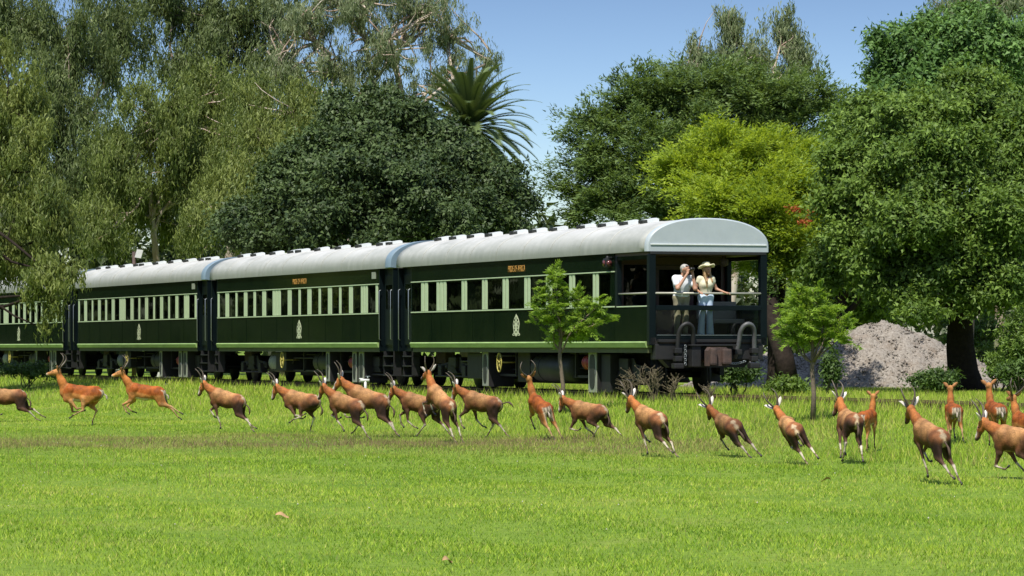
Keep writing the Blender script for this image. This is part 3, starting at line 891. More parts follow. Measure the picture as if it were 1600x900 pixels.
LF = {
    'gum_olive': leaf_mat('gum_olive_leaf', (0.055, 0.085, 0.020), (0.19, 0.235, 0.055), 0.30),
    'gum_dark': leaf_mat('gum_dark_leaf', (0.046, 0.072, 0.023), (0.145, 0.185, 0.058), 0.25),
    'gum_grey': leaf_mat('gum_grey_leaf', (0.085, 0.120, 0.055), (0.25, 0.29, 0.15), 0.28),
    'gum_gold': leaf_mat('gum_gold_leaf', (0.065, 0.100, 0.022), (0.225, 0.265, 0.065), 0.32),
    'broad_dark': leaf_mat('broad_dark_leaf', (0.022, 0.042, 0.015), (0.085, 0.128, 0.038), 0.16, 0.55, 0.25),
    'feather': leaf_mat('feathery_leaf', (0.045, 0.085, 0.025), (0.16, 0.235, 0.065), 0.33),
    'lime': leaf_mat('lime_leaf', (0.10, 0.175, 0.016), (0.36, 0.45, 0.042), 0.45),
    'mid': leaf_mat('mid_green_leaf', (0.050, 0.095, 0.015), (0.17, 0.26, 0.045), 0.28, 0.55, 0.25),
    'green': leaf_mat('fresh_green_leaf', (0.045, 0.095, 0.026), (0.15, 0.27, 0.065), 0.28, 0.55, 0.25),
    'wood': leaf_mat('far_wood_leaf', (0.025, 0.040, 0.014), (0.085, 0.115, 0.038), 0.2),
    'shrub': leaf_mat('shrub_leaf', (0.028, 0.058, 0.014), (0.11, 0.185, 0.038), 0.28),
    'sapling': leaf_mat('sapling_leaf', (0.11, 0.19, 0.022), (0.30, 0.44, 0.06), 0.42),
    'palm': leaf_mat('palm_frond_leaf', (0.030, 0.055, 0.018), (0.13, 0.175, 0.06), 0.12, 0.45, 0.4),
    'rust': leaf_mat('rust_bloom', (0.25, 0.05, 0.015), (0.42, 0.11, 0.03), 0.3),
}

def unit(v):
    return v / np.maximum(np.linalg.norm(v, axis=-1, keepdims=True), 1e-9)

def leaf_mesh(name, pos, axis, nrm, ln, wd, tint, mat):
    """one rhombus leaf per row: along axis, facing nrm"""
    n = len(pos)
    axis = unit(axis)
    side = unit(np.cross(axis, nrm))
    nn = np.cross(side, axis)
    ln = np.broadcast_to(np.asarray(ln, dtype=float), (n,))[:, None]
    wd = np.broadcast_to(np.asarray(wd, dtype=float), (n,))[:, None]
    V = np.empty((n, 3, 3))
    V[:, 0] = pos - axis*ln*0.45 - side*wd*0.5
    V[:, 1] = pos - axis*ln*0.25 + side*wd*0.5 + nn*wd*0.15
    V[:, 2] = pos + axis*ln*0.55
    T = np.arange(n*3).reshape(n, 3)
    return np_mesh(name, V.reshape(-1, 3), T, mat, False, {'tint': np.repeat(tint, 3)})

def clump_centres(lobes, n, rg, shell=0.45, waves=5, bottom=0.25):
    """points through a set of ellipsoids (centre, radii), denser towards the lumpy skin"""
    vol = np.array([abs(l[1][0]*l[1][1]*l[1][2])**(2/3) * (l[2] if len(l) > 2 else 1) for l in lobes])
    cnt = np.maximum(1, (vol / vol.sum() * n)).astype(int)
    P = []; O = []
    for l, k in zip(lobes, cnt):
        c, r = l[0], l[1]
        d = unit(rg.normal(size=(k*2, 3)))
        keep = (d[:, 2] > -0.75) | (rg.random(k*2) < bottom)
        d = d[keep][:k]
        rr = rg.random(len(d)) ** shell
        # gather most clumps round a set of boughs so that the crown breaks into lit heads and dark hollows
        nb = 13
        bd = unit(rg.normal(size=(nb, 3)) + np.array((0, 0, 0.35)))
        br = 0.80 + 0.34*rg.random(nb)
        near = np.argmax(d @ bd.T, 1)
        pull = (rg.random(len(d)) < 0.80)[:, None]*(0.42 + 0.36*rg.random((len(d), 1)))
        d = unit(d*(1-pull) + bd[near]*pull)
        rr = np.where(pull[:, 0] > 0, rr*br[near], rr*0.84)
        for _ in range(waves):
            w = rg.normal(size=3) * 3.2; ph = rg.random()*6.28
            rr = rr * (1 + 0.075*np.sin(d @ w + ph))
        P.append(np.array(c) + d * rr[:, None] * np.array(r))
        O.append(unit(d / np.array(r)))
    return np.concatenate(P), np.concatenate(O)

def foliage(name, lobes, n_clump, per, crad, ln, wd, mat, rg, style='round', shell=0.45, parent=None, tvar=0.18):
    P, O = clump_centres(lobes, n_clump, rg, shell)
    k = len(P)
    ct = 0.5 + rg.normal(size=k)*tvar
    cs = crad * (0.6 + 0.8*rg.random(k))
    pos = np.repeat(P, per, 0); od = np.repeat(O, per, 0)
    m = len(pos)
    off = rg.normal(size=(m, 3)); rad = np.abs(rg.normal(size=(m, 1)))*0.75 + 0.1
    off = unit(off) * np.minimum(rad, 1.6)
    rep_s = np.repeat(cs, per)[:, None]
    up = np.array([0, 0, 1.0])
    if style == 'droop':
        o = off * np.array([0.62, 0.62, 1.25]); o[:, 2] -= 0.35
        pos = pos + o * rep_s
        axis = np.array([0, 0, -1.0]) + rg.normal(size=(m, 3))*0.42
        nrm = od*0.7 + off*0.5 + rg.normal(size=(m, 3))*0.55 + up*0.25
    elif style == 'spray':
        # flat arching sprays that reach outwards and up
        a = unit(np.repeat(O*np.array([1, 1, 0.35]) + rg.normal(size=(k, 3))*0.35 + up*0.18, per, 0))
        tt = rg.random((m, 1))*2.0 - 0.6
        sd = unit(np.cross(a, up))
        w = rg.normal(size=(m, 1))*0.42*(1.1 - 0.4*tt)
        o = a*tt + sd*w + up*(rg.normal(size=(m, 1))*0.13 - 0.16*tt*tt)
        pos = pos + o * rep_s
        axis = a*0.8 + sd*np.sign(w)*0.7 + rg.normal(size=(m, 3))*0.3
        nrm = up*1.0 + od*0.35 + rg.normal(size=(m, 3))*0.45
    else:
        o = off * np.array([1, 1, 0.72])
        pos = pos + o * rep_s
        axis = unit(off) + rg.normal(size=(m, 3))*0.8 - up*0.25
        nrm = unit(off)*0.75 + od*0.5 + up*0.55 + rg.normal(size=(m, 3))*0.5
    tint = np.repeat(ct, per) + rg.normal(size=m)*0.14
    lv = 0.65 + 0.7*rg.random(m)
    me = leaf_mesh(name, pos, axis, unit(nrm), ln*lv, wd*lv, tint, mat)
    o = link_mesh(name, me, parent)
    o['kind'] = 'stuff'
    return o, P

def bend(a, b, rg, n=6, sag=0.08):
    a = Vector(a); b = Vector(b); L_ = (b - a).length
    j = Vector((rg.normal(), rg.normal(), rg.normal()*0.5)) * L_ * sag
    j2 = Vector((rg.normal(), rg.normal(), rg.normal()*0.5)) * L_ * sag*0.6
    return [a.lerp(b, i/(n-1)) + j*math.sin(math.pi*i/(n-1)) + j2*math.sin(2*math.pi*i/(n-1)) for i in range(n)]

def tree(name, label, base, lobes, mat, n_clump, per, crad, ln, wd, style, seed, bark=None, tr=0.3, limbs=None, twigs=40, fork=0.45,
         shell=0.45, group=None, tvar=0.18, top=None, twig_r=0.03):
    rg = np.random.default_rng(seed)
    bx, by = base
    z0 = gz(bx, by) - 0.1
    root = empty(name, (bx, by, z0))
    tag(root, label, 'tree', group)
    B = np.array([bx, by, z0])
    lob = [(np.array(l[0]) - B, l[1], *(l[2:])) for l in lobes]
    cz = max(l[0][2] for l in lob)
    ctr = np.mean([l[0] for l in lob], 0) if top is None else np.array(top) - B
    bark = bark or M_bark
    t = MB()
    apex = Vector((ctr[0], ctr[1], ctr[2]))
    trunk = bend((0, 0, 0), apex, rg, 9, 0.035)
    rr = [tr*(1.25 if i == 0 else 1.0)*(1 - 0.75*(i/8)**1.1) for i in range(9)]
    t.tube(trunk, rr, 10)
    t.build('trunk', bark, root)
    crown, P = foliage('crown', lob, n_clump, per, crad, ln, wd, mat, rg, style, shell, root, tvar)
    # limbs to each lobe, twigs from the limbs out into the leaf clumps
    li = MB()
    nodes = [trunk[i] for i in range(4, 9)]
    for l in lob:
        s = trunk[int(3 + rg.integers(0, 4))]
        e = Vector(l[0])
        pts = bend(s, e, rg, 7, 0.10)
        r0 = tr*0.42
        li.tube(pts, [r0*(1 - 0.75*i/6) for i in range(7)], 7)
        nodes += pts[2:]
    NA = np.array([p[:] for p in nodes])
    for i in rg.choice(len(P), size=min(twigs, len(P)), replace=False):
        d = np.linalg.norm(NA - P[i], axis=1)
        s = NA[int(np.argsort(d)[int(rg.integers(0, 3)) % len(d)])]
        q = bend(s, P[i], rg, 5, 0.12)
        li.tube(q, [twig_r*(1 - 0.8*k/4) for k in range(5)], 4, cap=False)
    li.build('limb', bark, root)
    return root

def lob(px, py, rx, ry, Y, depth=None, w=1.0, ry_m=None):
    """an ellipsoid of crown measured off the photograph at distance Y"""
    p = at(px, py, Y); s = Y/6000
    return (np.array(p[:]), (rx*s, (depth if depth else min(rx, 130)*s), ry*s), w)

def bx(px, Y): return ((px-800)*Y/6000, Y)

GL = 'trees standing behind the train'
# tall gums on the left
tree('gum_tree', 'very tall dark gum tree filling the upper left corner behind the train', bx(60, 182),
     [lob(20, 40, 90, 110, 182), lob(110, 100, 90, 120, 180), lob(60, 210, 110, 120, 180), lob(180, 60, 80, 100, 184), lob(150, 260, 80, 110, 178), lob(60, 330, 120, 90, 178)],
     LF['gum_dark'], 2000, 52, 0.60, 0.24, 0.06, 'droop', 11, M_euc, 0.42, twigs=45, group=GL, shell=0.6, twig_r=0.035)
tree('gum_tree', 'olive gum tree with bare reddish trunk rising above the third coach', bx(243, 168),
     [lob(250, 190, 95, 80, 168), lob(190, 270, 70, 80, 167), lob(310, 250, 90, 90, 168), lob(230, 330, 110, 60, 170), lob(340, 340, 70, 60, 167), lob(330, 150, 70, 60, 170), lob(160, 360, 60, 50, 166)],
     LF['gum_olive'], 1900, 52, 0.52, 0.21, 0.055, 'droop', 12, M_euc, 0.22, twigs=70, group=GL, shell=0.6, top=at(240, 200, 168), twig_r=0.045)
tree('gum_tree', 'tall grey-green gum with sky showing through its top, left of the open branched gum', bx(330, 196),
     [lob(270, 20, 80, 90, 196), lob(350, 40, 80, 90, 196), lob(420, 20, 70, 70, 197), lob(300, 120, 90, 70, 195), lob(400, 110, 80, 60, 196), lob(330, 220, 110, 90, 195)],
     LF['gum_dark'], 1350, 48, 0.55, 0.27, 0.07, 'droop', 13, M_euc, 0.40, twigs=60, group=GL, shell=0.7, twig_r=0.04)
tree('gum_tree', 'open grey gum with pale spreading branches above the dark round tree', bx(505, 185),
     [lob(470, 30, 75, 60, 185), lob(560, 10, 90, 60, 185), lob(650, 15, 75, 55, 186), lob(700, 60, 55, 60, 186), lob(600, 80, 70, 50, 184), lob(520, 110, 80, 50, 185), lob(440, 110, 60, 60, 185), lob(760, 100, 35, 45, 187, w=0.7), lob(620, 150, 70, 45, 185, w=0.8), lob(690, 130, 50, 40, 186, w=0.6), lob(745, 150, 45, 30, 188, w=.6)],
     LF['gum_grey'], 1150, 42, 0.40, 0.26, 0.045, 'droop', 14, M_euc, 0.46, twigs=260, group=GL, shell=0.75, top=at(610, 60, 185), twig_r=0.075)
tree('gum_tree', 'golden olive gum between the tall gums and the dark round tree', bx(440, 160),
     [lob(430, 230, 80, 80, 160), lob(380, 300, 70, 80, 158), lob(480, 180, 60, 60, 161), lob(400, 170, 60, 60, 162), lob(340, 350, 60, 50, 157), lob(510, 260, 50, 70, 160)],
     LF['gum_gold'], 1350, 48, 0.5, 0.20, 0.052, 'droop', 15, M_euc, 0.3, twigs=70, group=GL, shell=0.6, twig_r=0.04)
tree('drooping_tree', 'drooping sunlit tree at the left edge, its branch hanging over the farthest coach', bx(-130, 128),
     [lob(10, 160, 70, 60, 128), lob(50, 230, 50, 60, 127), lob(-10, 270, 80, 80, 128), lob(60, 330, 55, 55, 126), lob(10, 390, 75, 45, 127), lob(95, 350, 28, 40, 126), lob(-40, 420, 60, 60, 127), lob(75, 425, 42, 30, 124, 1.0), lob(48, 462, 16, 26, 124, 0.5, 0.7), lob(88, 470, 20, 36, 124, 0.6, 0.8), lob(114, 425, 24, 16, 124, 0.6, 0.8), lob(66, 512, 9, 20, 124, 0.4, 0.5), lob(-30, 100, 60, 50, 129), lob(-110, 300, 80, 180, 128), lob(-110, 120, 80, 120, 129)],
     LF['gum_gold'], 2100, 52, 0.36, 0.19, 0.05, 'droop', 16, M_darkbark, 0.2, twigs=120, group=GL, shell=0.55, top=at(-60, 220, 128))
# dark broad tree and palm
tree('broadleaf_tree', 'big dark round broadleaf tree directly behind the second and last coach', bx(610, 128),
     [lob(590, 215, 90, 70, 128), lob(500, 260, 90, 70, 127), lob(690, 250, 85, 65, 128), lob(610, 290, 130, 80, 126), lob(460, 330, 90, 70, 127), lob(770, 300, 65, 60, 127), lob(540, 350, 110, 60, 125), lob(680, 345, 110, 55, 125), lob(785, 345, 48, 40, 126), lob(400, 365, 60, 45, 127), lob(540, 182, 42, 40, 129), lob(655, 200, 45, 38, 129), lob(600, 168, 40, 30, 129), lob(455, 268, 42, 42, 129), lob(812, 318, 26, 30, 127, w=.8), lob(372, 345, 34, 30, 128, w=.8)],
     LF['broad_dark'], 4300, 56, 0.40, 0.14, 0.09, 'round', 21, M_darkbark, 0.4, twigs=40, group=GL, shell=0.35, tvar=0.22)
tree('feathery_tree', 'dark feathery thorn tree right of the sky gap behind the balcony coach', bx(1060, 132),
     [lob(935, 195, 60, 30, 132), lob(920, 255, 58, 50, 131), lob(912, 310, 38, 45, 131), lob(1010, 160, 80, 60, 133), lob(1000, 250, 85, 80, 131), lob(1100, 150, 90, 60, 134), lob(1200, 160, 80, 50, 134), lob(1270, 165, 60, 45, 135), lob(1090, 240, 100, 70, 133), lob(1200, 230, 90, 60, 134), lob(960, 320, 70, 50, 130), lob(1050, 320, 80, 60, 131), lob(895, 340, 20, 24, 131, w=.7)],
     LF['feather'], 3000, 50, 0.55, 0.17, 0.06, 'spray', 22, M_darkbark, 0.35, twigs=110, group=GL, shell=0.5)
tree('slender_gum', 'pale slender gum standing tallest right of the sky gap', bx(1160, 165),
     [lob(1140, 40, 28, 40, 165), lob(1160, 95, 55, 40, 165), lob(1225, 50, 28, 45, 166), lob(1245, 100, 40, 50, 166), lob(1090, 90, 28, 30, 165), lob(1075, 120, 30, 30, 165), lob(1190, 150, 80, 50, 166)],
     LF['gum_grey'], 800, 44, 0.45, 0.26, 0.05, 'droop', 23, M_euc, 0.22, twigs=110, group=GL, shell=0.75, twig_r=0.04)
tree('lime_tree', 'bright lime-green feathery tree rising directly behind the balcony roof', (bx(1215, 106)[0], 106),
     [lob(1140, 240, 85, 48, 108), lob(1075, 265, 55, 38, 107), lob(1215, 255, 60, 50, 109), lob(1150, 300, 80, 45, 106), lob(1240, 310, 70, 55, 107), lob(1200, 350, 85, 45, 105), lob(1280, 355, 40, 50, 106), lob(1110, 320, 45, 30, 105), lob(1250, 410, 50, 45, 105), lob(1190, 400, 45, 40, 106), lob(1040, 270, 24, 22, 107, w=.7)],
     LF['lime'], 2600, 52, 0.42, 0.13, 0.045, 'spray', 24, M_darkbark, 0.30, twigs=90, group=GL, shell=0.5)
# big trees on the right
tree('broadleaf_tree', 'huge olive-green tree with thick trunk on the right behind the gravel heap', bx(1512, 102),
     [lob(1400, 200, 110, 60, 103), lob(1520, 170, 110, 70, 104), lob(1350, 270, 90, 70, 102), lob(1470, 270, 110, 80, 101), lob(1580, 260, 80, 90, 102), lob(1340, 350, 80, 70, 102), lob(1440, 360, 100, 70, 100), lob(1550, 360, 90, 70, 100), lob(1370, 425, 80, 45, 101), lob(1460, 440, 70, 55, 100), lob(1560, 450, 70, 50, 100), lob(1300, 420, 45, 55, 103), lob(1640, 330, 90, 150, 102), lob(1440, 490, 35, 22, 99, w=.6)],
     LF['mid'], 4500, 54, 0.36, 0.13, 0.075, 'round', 31, M_darkbark, 0.46, twigs=90, group=GL, shell=0.4, tvar=0.24, top=at(1505, 320, 101.5))
tree('broadleaf_tree', 'olive tree filling the space between the lime-green tree and the huge tree', bx(1310, 120),
     [lob(1310, 250, 60, 60, 120), lob(1340, 200, 50, 45, 121), lob(1290, 320, 55, 70, 119), lob(1330, 400, 60, 70, 120), lob(1270, 470, 60, 60, 121), lob(1350, 480, 60, 50, 122)],
     LF['mid'], 900, 50, 0.42, 0.17, 0.09, 'round', 34, M_darkbark, 0.3, twigs=40, group=GL, shell=0.42, tvar=0.22)
tree('broadleaf_tree', 'fresh green rounded tree in the upper right corner', bx(1500, 124),
     [lob(1420, 90, 70, 60, 124), lob(1500, 60, 80, 50, 125), lob(1580, 90, 90, 70, 125), lob(1400, 150, 55, 40, 123), lob(1490, 140, 90, 60, 124), lob(1390, 195, 40, 40, 124), lob(1650, 60, 70, 60, 126), lob(1370, 110, 24, 24, 124, w=.7)],
     LF['green'], 2000, 50, 0.38, 0.165, 0.095, 'round', 32, M_bark, 0.3, twigs=50, group=GL, shell=0.42, tvar=0.22)
tree('gum_tree', 'grey gum peeping over the tree tops at the top right corner', bx(1560, 170),
     [lob(1500, 5, 50, 50, 170), lob(1570, 10, 60, 50, 170), lob(1530, 90, 70, 60, 171)], LF['gum_grey'], 480, 44, 0.5, 0.28, 0.05, 'droop', 33, M_euc, 0.25, twigs=40, group=GL, shell=0.6)

# palm: trunk, then every frond its own part
def palm(px, py, Y):
    rg = np.random.default_rng(41)
    c = at(px, py, Y)
    z0 = gz(c.x, c.y) - 0.1
    root = empty('palm_tree', (c.x, c.y, z0))
    tag(root, 'tall date palm with arching fronds above the dark round tree', 'palm tree', GL)
    H = c.z - z0
    t = MB(); t.tube([(0, 0, 0), (0.1, 0, H*0.5), (0, 0, H-0.3), (0, 0, H+0.2)], [0.42, 0.36, 0.42, 0.3], 12)
    t.build('trunk', M_bark, root)
    for i in range(120):
        az = i*2.39996
        el0 = R(88 - 142*(i/119)**0.85)
        Ln = 2.65 + rg.random()*0.45
        hx, hy = math.cos(az), math.sin(az)
        p = np.array([0, 0, H]); pts = [p.copy()]; el = el0
        nseg = 16
        for s in range(nseg):
            p = p + np.array([hx*math.cos(el), hy*math.cos(el), math.sin(el)])*Ln/nseg
            pts.append(p.copy()); el -= R(1.6 + 5.0*(s/nseg)**1.7*(1.2 if el0 > 0 else 0.5)) 
        pts = np.array(pts)
        npl = 60
        tt = np.linspace(0.10, 1.0, npl)
        idx = tt*nseg; i0 = np.minimum(idx.astype(int), nseg-1); fr = (idx-i0)[:, None]
        q = pts[i0]*(1-fr) + pts[i0+1]*fr
        d = unit(pts[i0+1] - pts[i0])
        sd = unit(np.cross(d, np.array([0, 0, 1.0]) + 1e-3*np.array([hy, -hx, 0])))
        upv = np.cross(sd, d)
        V = []; 
        for sgn in (1, -1):
            ll = 0.40*np.sin(np.pi*np.clip(tt*0.92 + 0.06, 0, 1))**0.6 + 0.05
            ax = unit(d*0.75 + sd*sgn*0.8 + upv*0.25)
            tip = q + ax*ll[:, None] - np.array([0, 0, 0.05])
            wv = d*0.036
            V.append(np.stack([q - wv, q + wv, tip], 1))
        V = np.concatenate(V).reshape(-1, 3)
        k = len(V)
        rib = []
        for s in range(0, nseg, 1):
            w = 0.035*(1 - s/nseg) + 0.006
            a0, a1 = pts[s], pts[s+1]
            for (u0, u1) in ((np.array([0, 0, w]), sd[0]*w), (sd[0]*w, -sd[0]*w), (-sd[0]*w, np.array([0, 0, w]))):
                rib += [a0+u0, a0+u1, a1+u0, a1+u0, a0+u1, a1+u1]
        V = np.concatenate([V, np.array(rib)])
        dead = i > 98
        tint = np.full(len(V), 0.35 + 0.65*rg.random())
        me = np_mesh('frond', V, np.arange(len(V)).reshape(-1, 3), LF['palm'] if not dead else MATS['dead_frond'], False, {'tint': tint})
        link_mesh('frond', me, root)
leaf_mat('dead_frond', (0.12, 0.075, 0.035), (0.26, 0.17, 0.08), 0.15)
palm(733, 200, 150)

# rusty blooms in the lime tree
def bloom(px, py, Y, seed):
    rg = np.random.default_rng(seed)
    c = at(px, py, Y)
    o, _ = foliage('flower_spray', [((c.x, c.y, c.z), (0.30, 0.3, 0.13))], 9, 22, 0.10, 0.07, 0.035, LF['rust'], rg, 'round', 0.6)
    return o
lt = [o for o in C.objects if o.name.startswith('lime_tree')][0]
for i, (x, y) in enumerate(((1238, 328), (1272, 332), (1258, 345))):
    o = bloom(x, y, 103.4, 60+i); o.parent = lt; o.location = -lt.location

# far wood closing the view behind everything, and running on to the left of the frame
rg = np.random.default_rng(50)
lobs = []
for X in np.arange(-150, 75, 5.0):
    Y = 225 + rg.normal()*5
    s = X*6000/Y + 800
    top = 12.0 + rg.random()*4 if X < 0.0 else 7.0 + rg.random()*2.5
    if 0.5 < X < 4.5: top = 5.0
    if X < -30: top += 8
    lobs.append((np.array((X, Y, top*0.5)), (4.2, 3.5, top*0.55), 1.0))
for X in np.arange(-147, 0, 5.0): lobs.append((np.array((X, 242.0, 5.0)), (4.5, 3.0, 7.0), 0.8))
for X in np.arange(-148, 0, 4.0): lobs.append((np.array((X, 233.0, 4.5)), (4.0, 2.5, 5.0), 0.8))
for X in np.arange(6, 75, 5.0): lobs.append((np.array((X, 242.0, 3.5)), (4.5, 3.0, 5.0), 0.8))
o, _ = foliage('far_wood', lobs, 6000, 30, 1.3, 0.65, 0.42, LF['wood'], rg, 'round', 0.4)
tag(o, 'dark far-off wood closing the view behind the trees', 'wood', kind='stuff')

# the wood runs on to the left of the frame, where the varnished coach sides mirror it
lobs = []
for k in range(26):
    t = k/25
    lobs.append((np.array((-150 + 118*t + rg.normal()*2, 128 + 92*t + rg.normal()*3, 6.0)), (7, 6, 8.0 + rg.random()*5), 1.0))
for k in range(40):  # unseen tree row added round behind the camera to darken window reflections
    a = R(150 + 205*k/39)
    lobs.append((np.array((150*math.cos(a), 60 + 140*math.sin(a), 5.5)), (11, 8, 9.0 + rg.random()*5), 1.0))
o, _ = foliage('side_wood', lobs, 4200, 20, 2.4, 2.0, 1.3, LF['wood'], rg, 'round', 0.5)
tag(o, 'dark wood beyond the left edge, with an unseen row added behind the camera', 'wood', kind='stuff')

# shrubs along the far side of the line
SG = 'shrubs along the edge of the meadow'
def shrub(px, py, rx, ry, Y, seed, label, mat='shrub', dens=1.0, style='round', ln=0.11, wd=0.05):
    rg = np.random.default_rng(seed)
    c = at(px, py, Y)
    z0 = gz(c.x, c.y) - 0.05
    root = empty('shrub', (c.x, c.y, z0)); tag(root, label, 'shrub', SG)
    s = Y/6000
    h = c.z - z0
    lb = [(np.array((rx*s*0.8*(rg.random()-0.5)*1.6, (rg.random()-0.5)*rx*s*0.6, h*(0.75+0.4*rg.random()))), (rx*s*0.55, rx*s*0.45, ry*s*0.7)) for k in range(4)] + [(np.array((0, 0, h)), (rx*s*0.8, rx*s*0.6, ry*s))]
    m = MB()
    for k in range(7):
        e = lb[k % 5][0]
        m.tube(bend((rg.normal()*0.08, rg.normal()*0.08, 0), (e[0]+rg.normal()*0.1, e[1], e[2]+0.2), rg, 5, 0.1), [0.022, 0.018, 0.013, 0.009, 0.005], 5)
    m.build('stem', M_bark, root)
    foliage('foliage', lb, int(90*dens), 40, 0.17, ln, wd, LF[mat], rg, style, 0.5, root, 0.2)
for i, a in enumerate((
    (1150, 580, 34, 18, 93, 'dark low shrub beside the coupler of the balcony coach'),
    (1300, 575, 9, 36, 97, 'narrow upright shrub just behind the right-hand sapling'),
    (1452, 592, 32, 14, 95, 'dark shrub at the right foot of the gravel heap'),
    (1560, 570, 30, 30, 98, 'leafy shrub right of the thick tree trunk', 'mid'),
    (1595, 540, 35, 55, 97, 'tall leafy shrub cut by the right edge of the picture', 'mid', 1.5),
    (1590, 585, 30, 24, 94, 'low dark shrub at the right edge beneath the tall one'),
    (1470, 592, 30, 14, 94, 'low weedy shrub in front of the thick tree trunk'),
    (1225, 600, 40, 9, 92, 'low bright weed clump left of the right-hand sapling', 'mid'),
    (40, 578, 60, 20, 131, 'low dark shrub at the left edge in front of the farthest coach'),
    (1350, 470, 80, 60, 125, 'dark bush high behind the gravel heap', 'shrub', 2.0),
    (1260, 500, 60, 70, 128, 'dark bush behind the right-hand sapling', 'shrub', 2.0),
    (1530, 520, 70, 70, 128, 'dark bush filling the shade behind the thick trunk', 'shrub', 2.0))):
    px, py, rx_, ry_, Y, lab = a[:6]
    shrub(px, py, rx_, ry_, Y, 70+i, lab, *(a[6:]))

# dark leaning trunk under the lime tree belongs to the lime tree: thick stem clothed in creeper
t = MB()
p = [at(1232, 600, 103), at(1226, 560, 103), at(1212, 520, 103.5), at(1203, 470, 104), at(1200, 420, 105), at(1205, 350, 106)]
t.tube(p, [0.30, 0.26, 0.24, 0.22, 0.2, 0.12], 10)
o = t.build('leaning_stem', M_darkbark, lt); o.location = -lt.location
rg = np.random.default_rng(91)
o, _ = foliage('creeper', [((p[3].x, p[3].y, p[3].z), (0.45, 0.4, 0.9)), ((p[4].x, p[4].y, p[4].z), (0.5, 0.4, 0.8))], 70, 40, 0.16, 0.09, 0.05, LF['shrub'], rg, 'round', 0.5, lt)
o.location = -lt.location

# two saplings in the meadow
def sapling(px, pyb, Y, label, lobes, seed, bendx=0.0, stems=1):
    rg = np.random.default_rng(seed)
    b0 = at(px, pyb, Y); z0 = gz(b0.x, b0.y)
    root = empty('sapling', (b0.x, b0.y, z0 - 0.02)); tag(root, label, 'sapling', 'young trees on the meadow')
    B = np.array((b0.x, b0.y, z0 - 0.02)); s = Y/6000
    lb = []
    for (x, y, rx_, ry_) in lobes:
        c = np.array(at(x, y, Y)[:]) - B
        lb.append((c + np.array((0, rg.normal()*0.12, 0)), (rx_*s, rx_*s*0.9, ry_*s)))
    top = max(lb, key=lambda l: l[0][2])[0]
    t = MB()
    tp = [Vector((0, 0, 0)), Vector((0.02+bendx*0.4, 0, top[2]*0.22)), Vector((-0.01+bendx, 0.02, top[2]*0.42)), Vector((top[0]*0.4, 0, top[2]*0.62)), Vector((top[0]*0.8, 0, top[2]*0.85)), Vector((top[0], top[1], top[2]*1.05))]
    t.tube(tp, [0.055, 0.045, 0.04, 0.03, 0.02, 0.008], 9)
    t.build('trunk', M_sapbark, root)
    l = MB()
    ends = []
    for (c, r_) in lb:
        s0 = tp[2].lerp(tp[3], rg.random())
        pts = bend(s0, c, rg, 6, 0.08); l.tube(pts, [0.022*(1-0.12*i) for i in range(6)], 6)
        ends += pts[2:]
    fo, P = foliage('crown', lb, 250, 74, 0.125, 0.08, 0.022, LF['sapling'], rg, 'spray', 0.6, root, 0.16)
    NA = np.array([e[:] for e in ends])
    for i in range(0, len(P), 2):
        j = int(np.argmin(np.linalg.norm(NA - P[i], axis=1)))
        l.tube(bend(NA[j], P[i], rg, 4, 0.1), [0.009, 0.007, 0.005, 0.003], 4, cap=False)
    l.build('limb', M_sapbark, root)
sapling(880, 630, 81, 'bushy sapling with bent trunk in front of the balcony coach',
        [(868, 437, 26, 22), (858, 470, 28, 26), (895, 468, 26, 24), (865, 505, 38, 24), (905, 505, 32, 26), (935, 478, 24, 18), (890, 525, 44, 16), (845, 490, 16, 16), (940, 500, 18, 14)], 101, -0.06)
sapling(1270, 665, 70, 'straight slim sapling in front of the gravel heap',
        [(1270, 462, 30, 20), (1250, 480, 28, 20), (1292, 480, 28, 20), (1245, 505, 32, 20), (1298, 508, 32, 20), (1270, 495, 40, 26), (1240, 530, 26, 14), (1270, 528, 50, 16), (1308, 528, 22, 14)], 102)

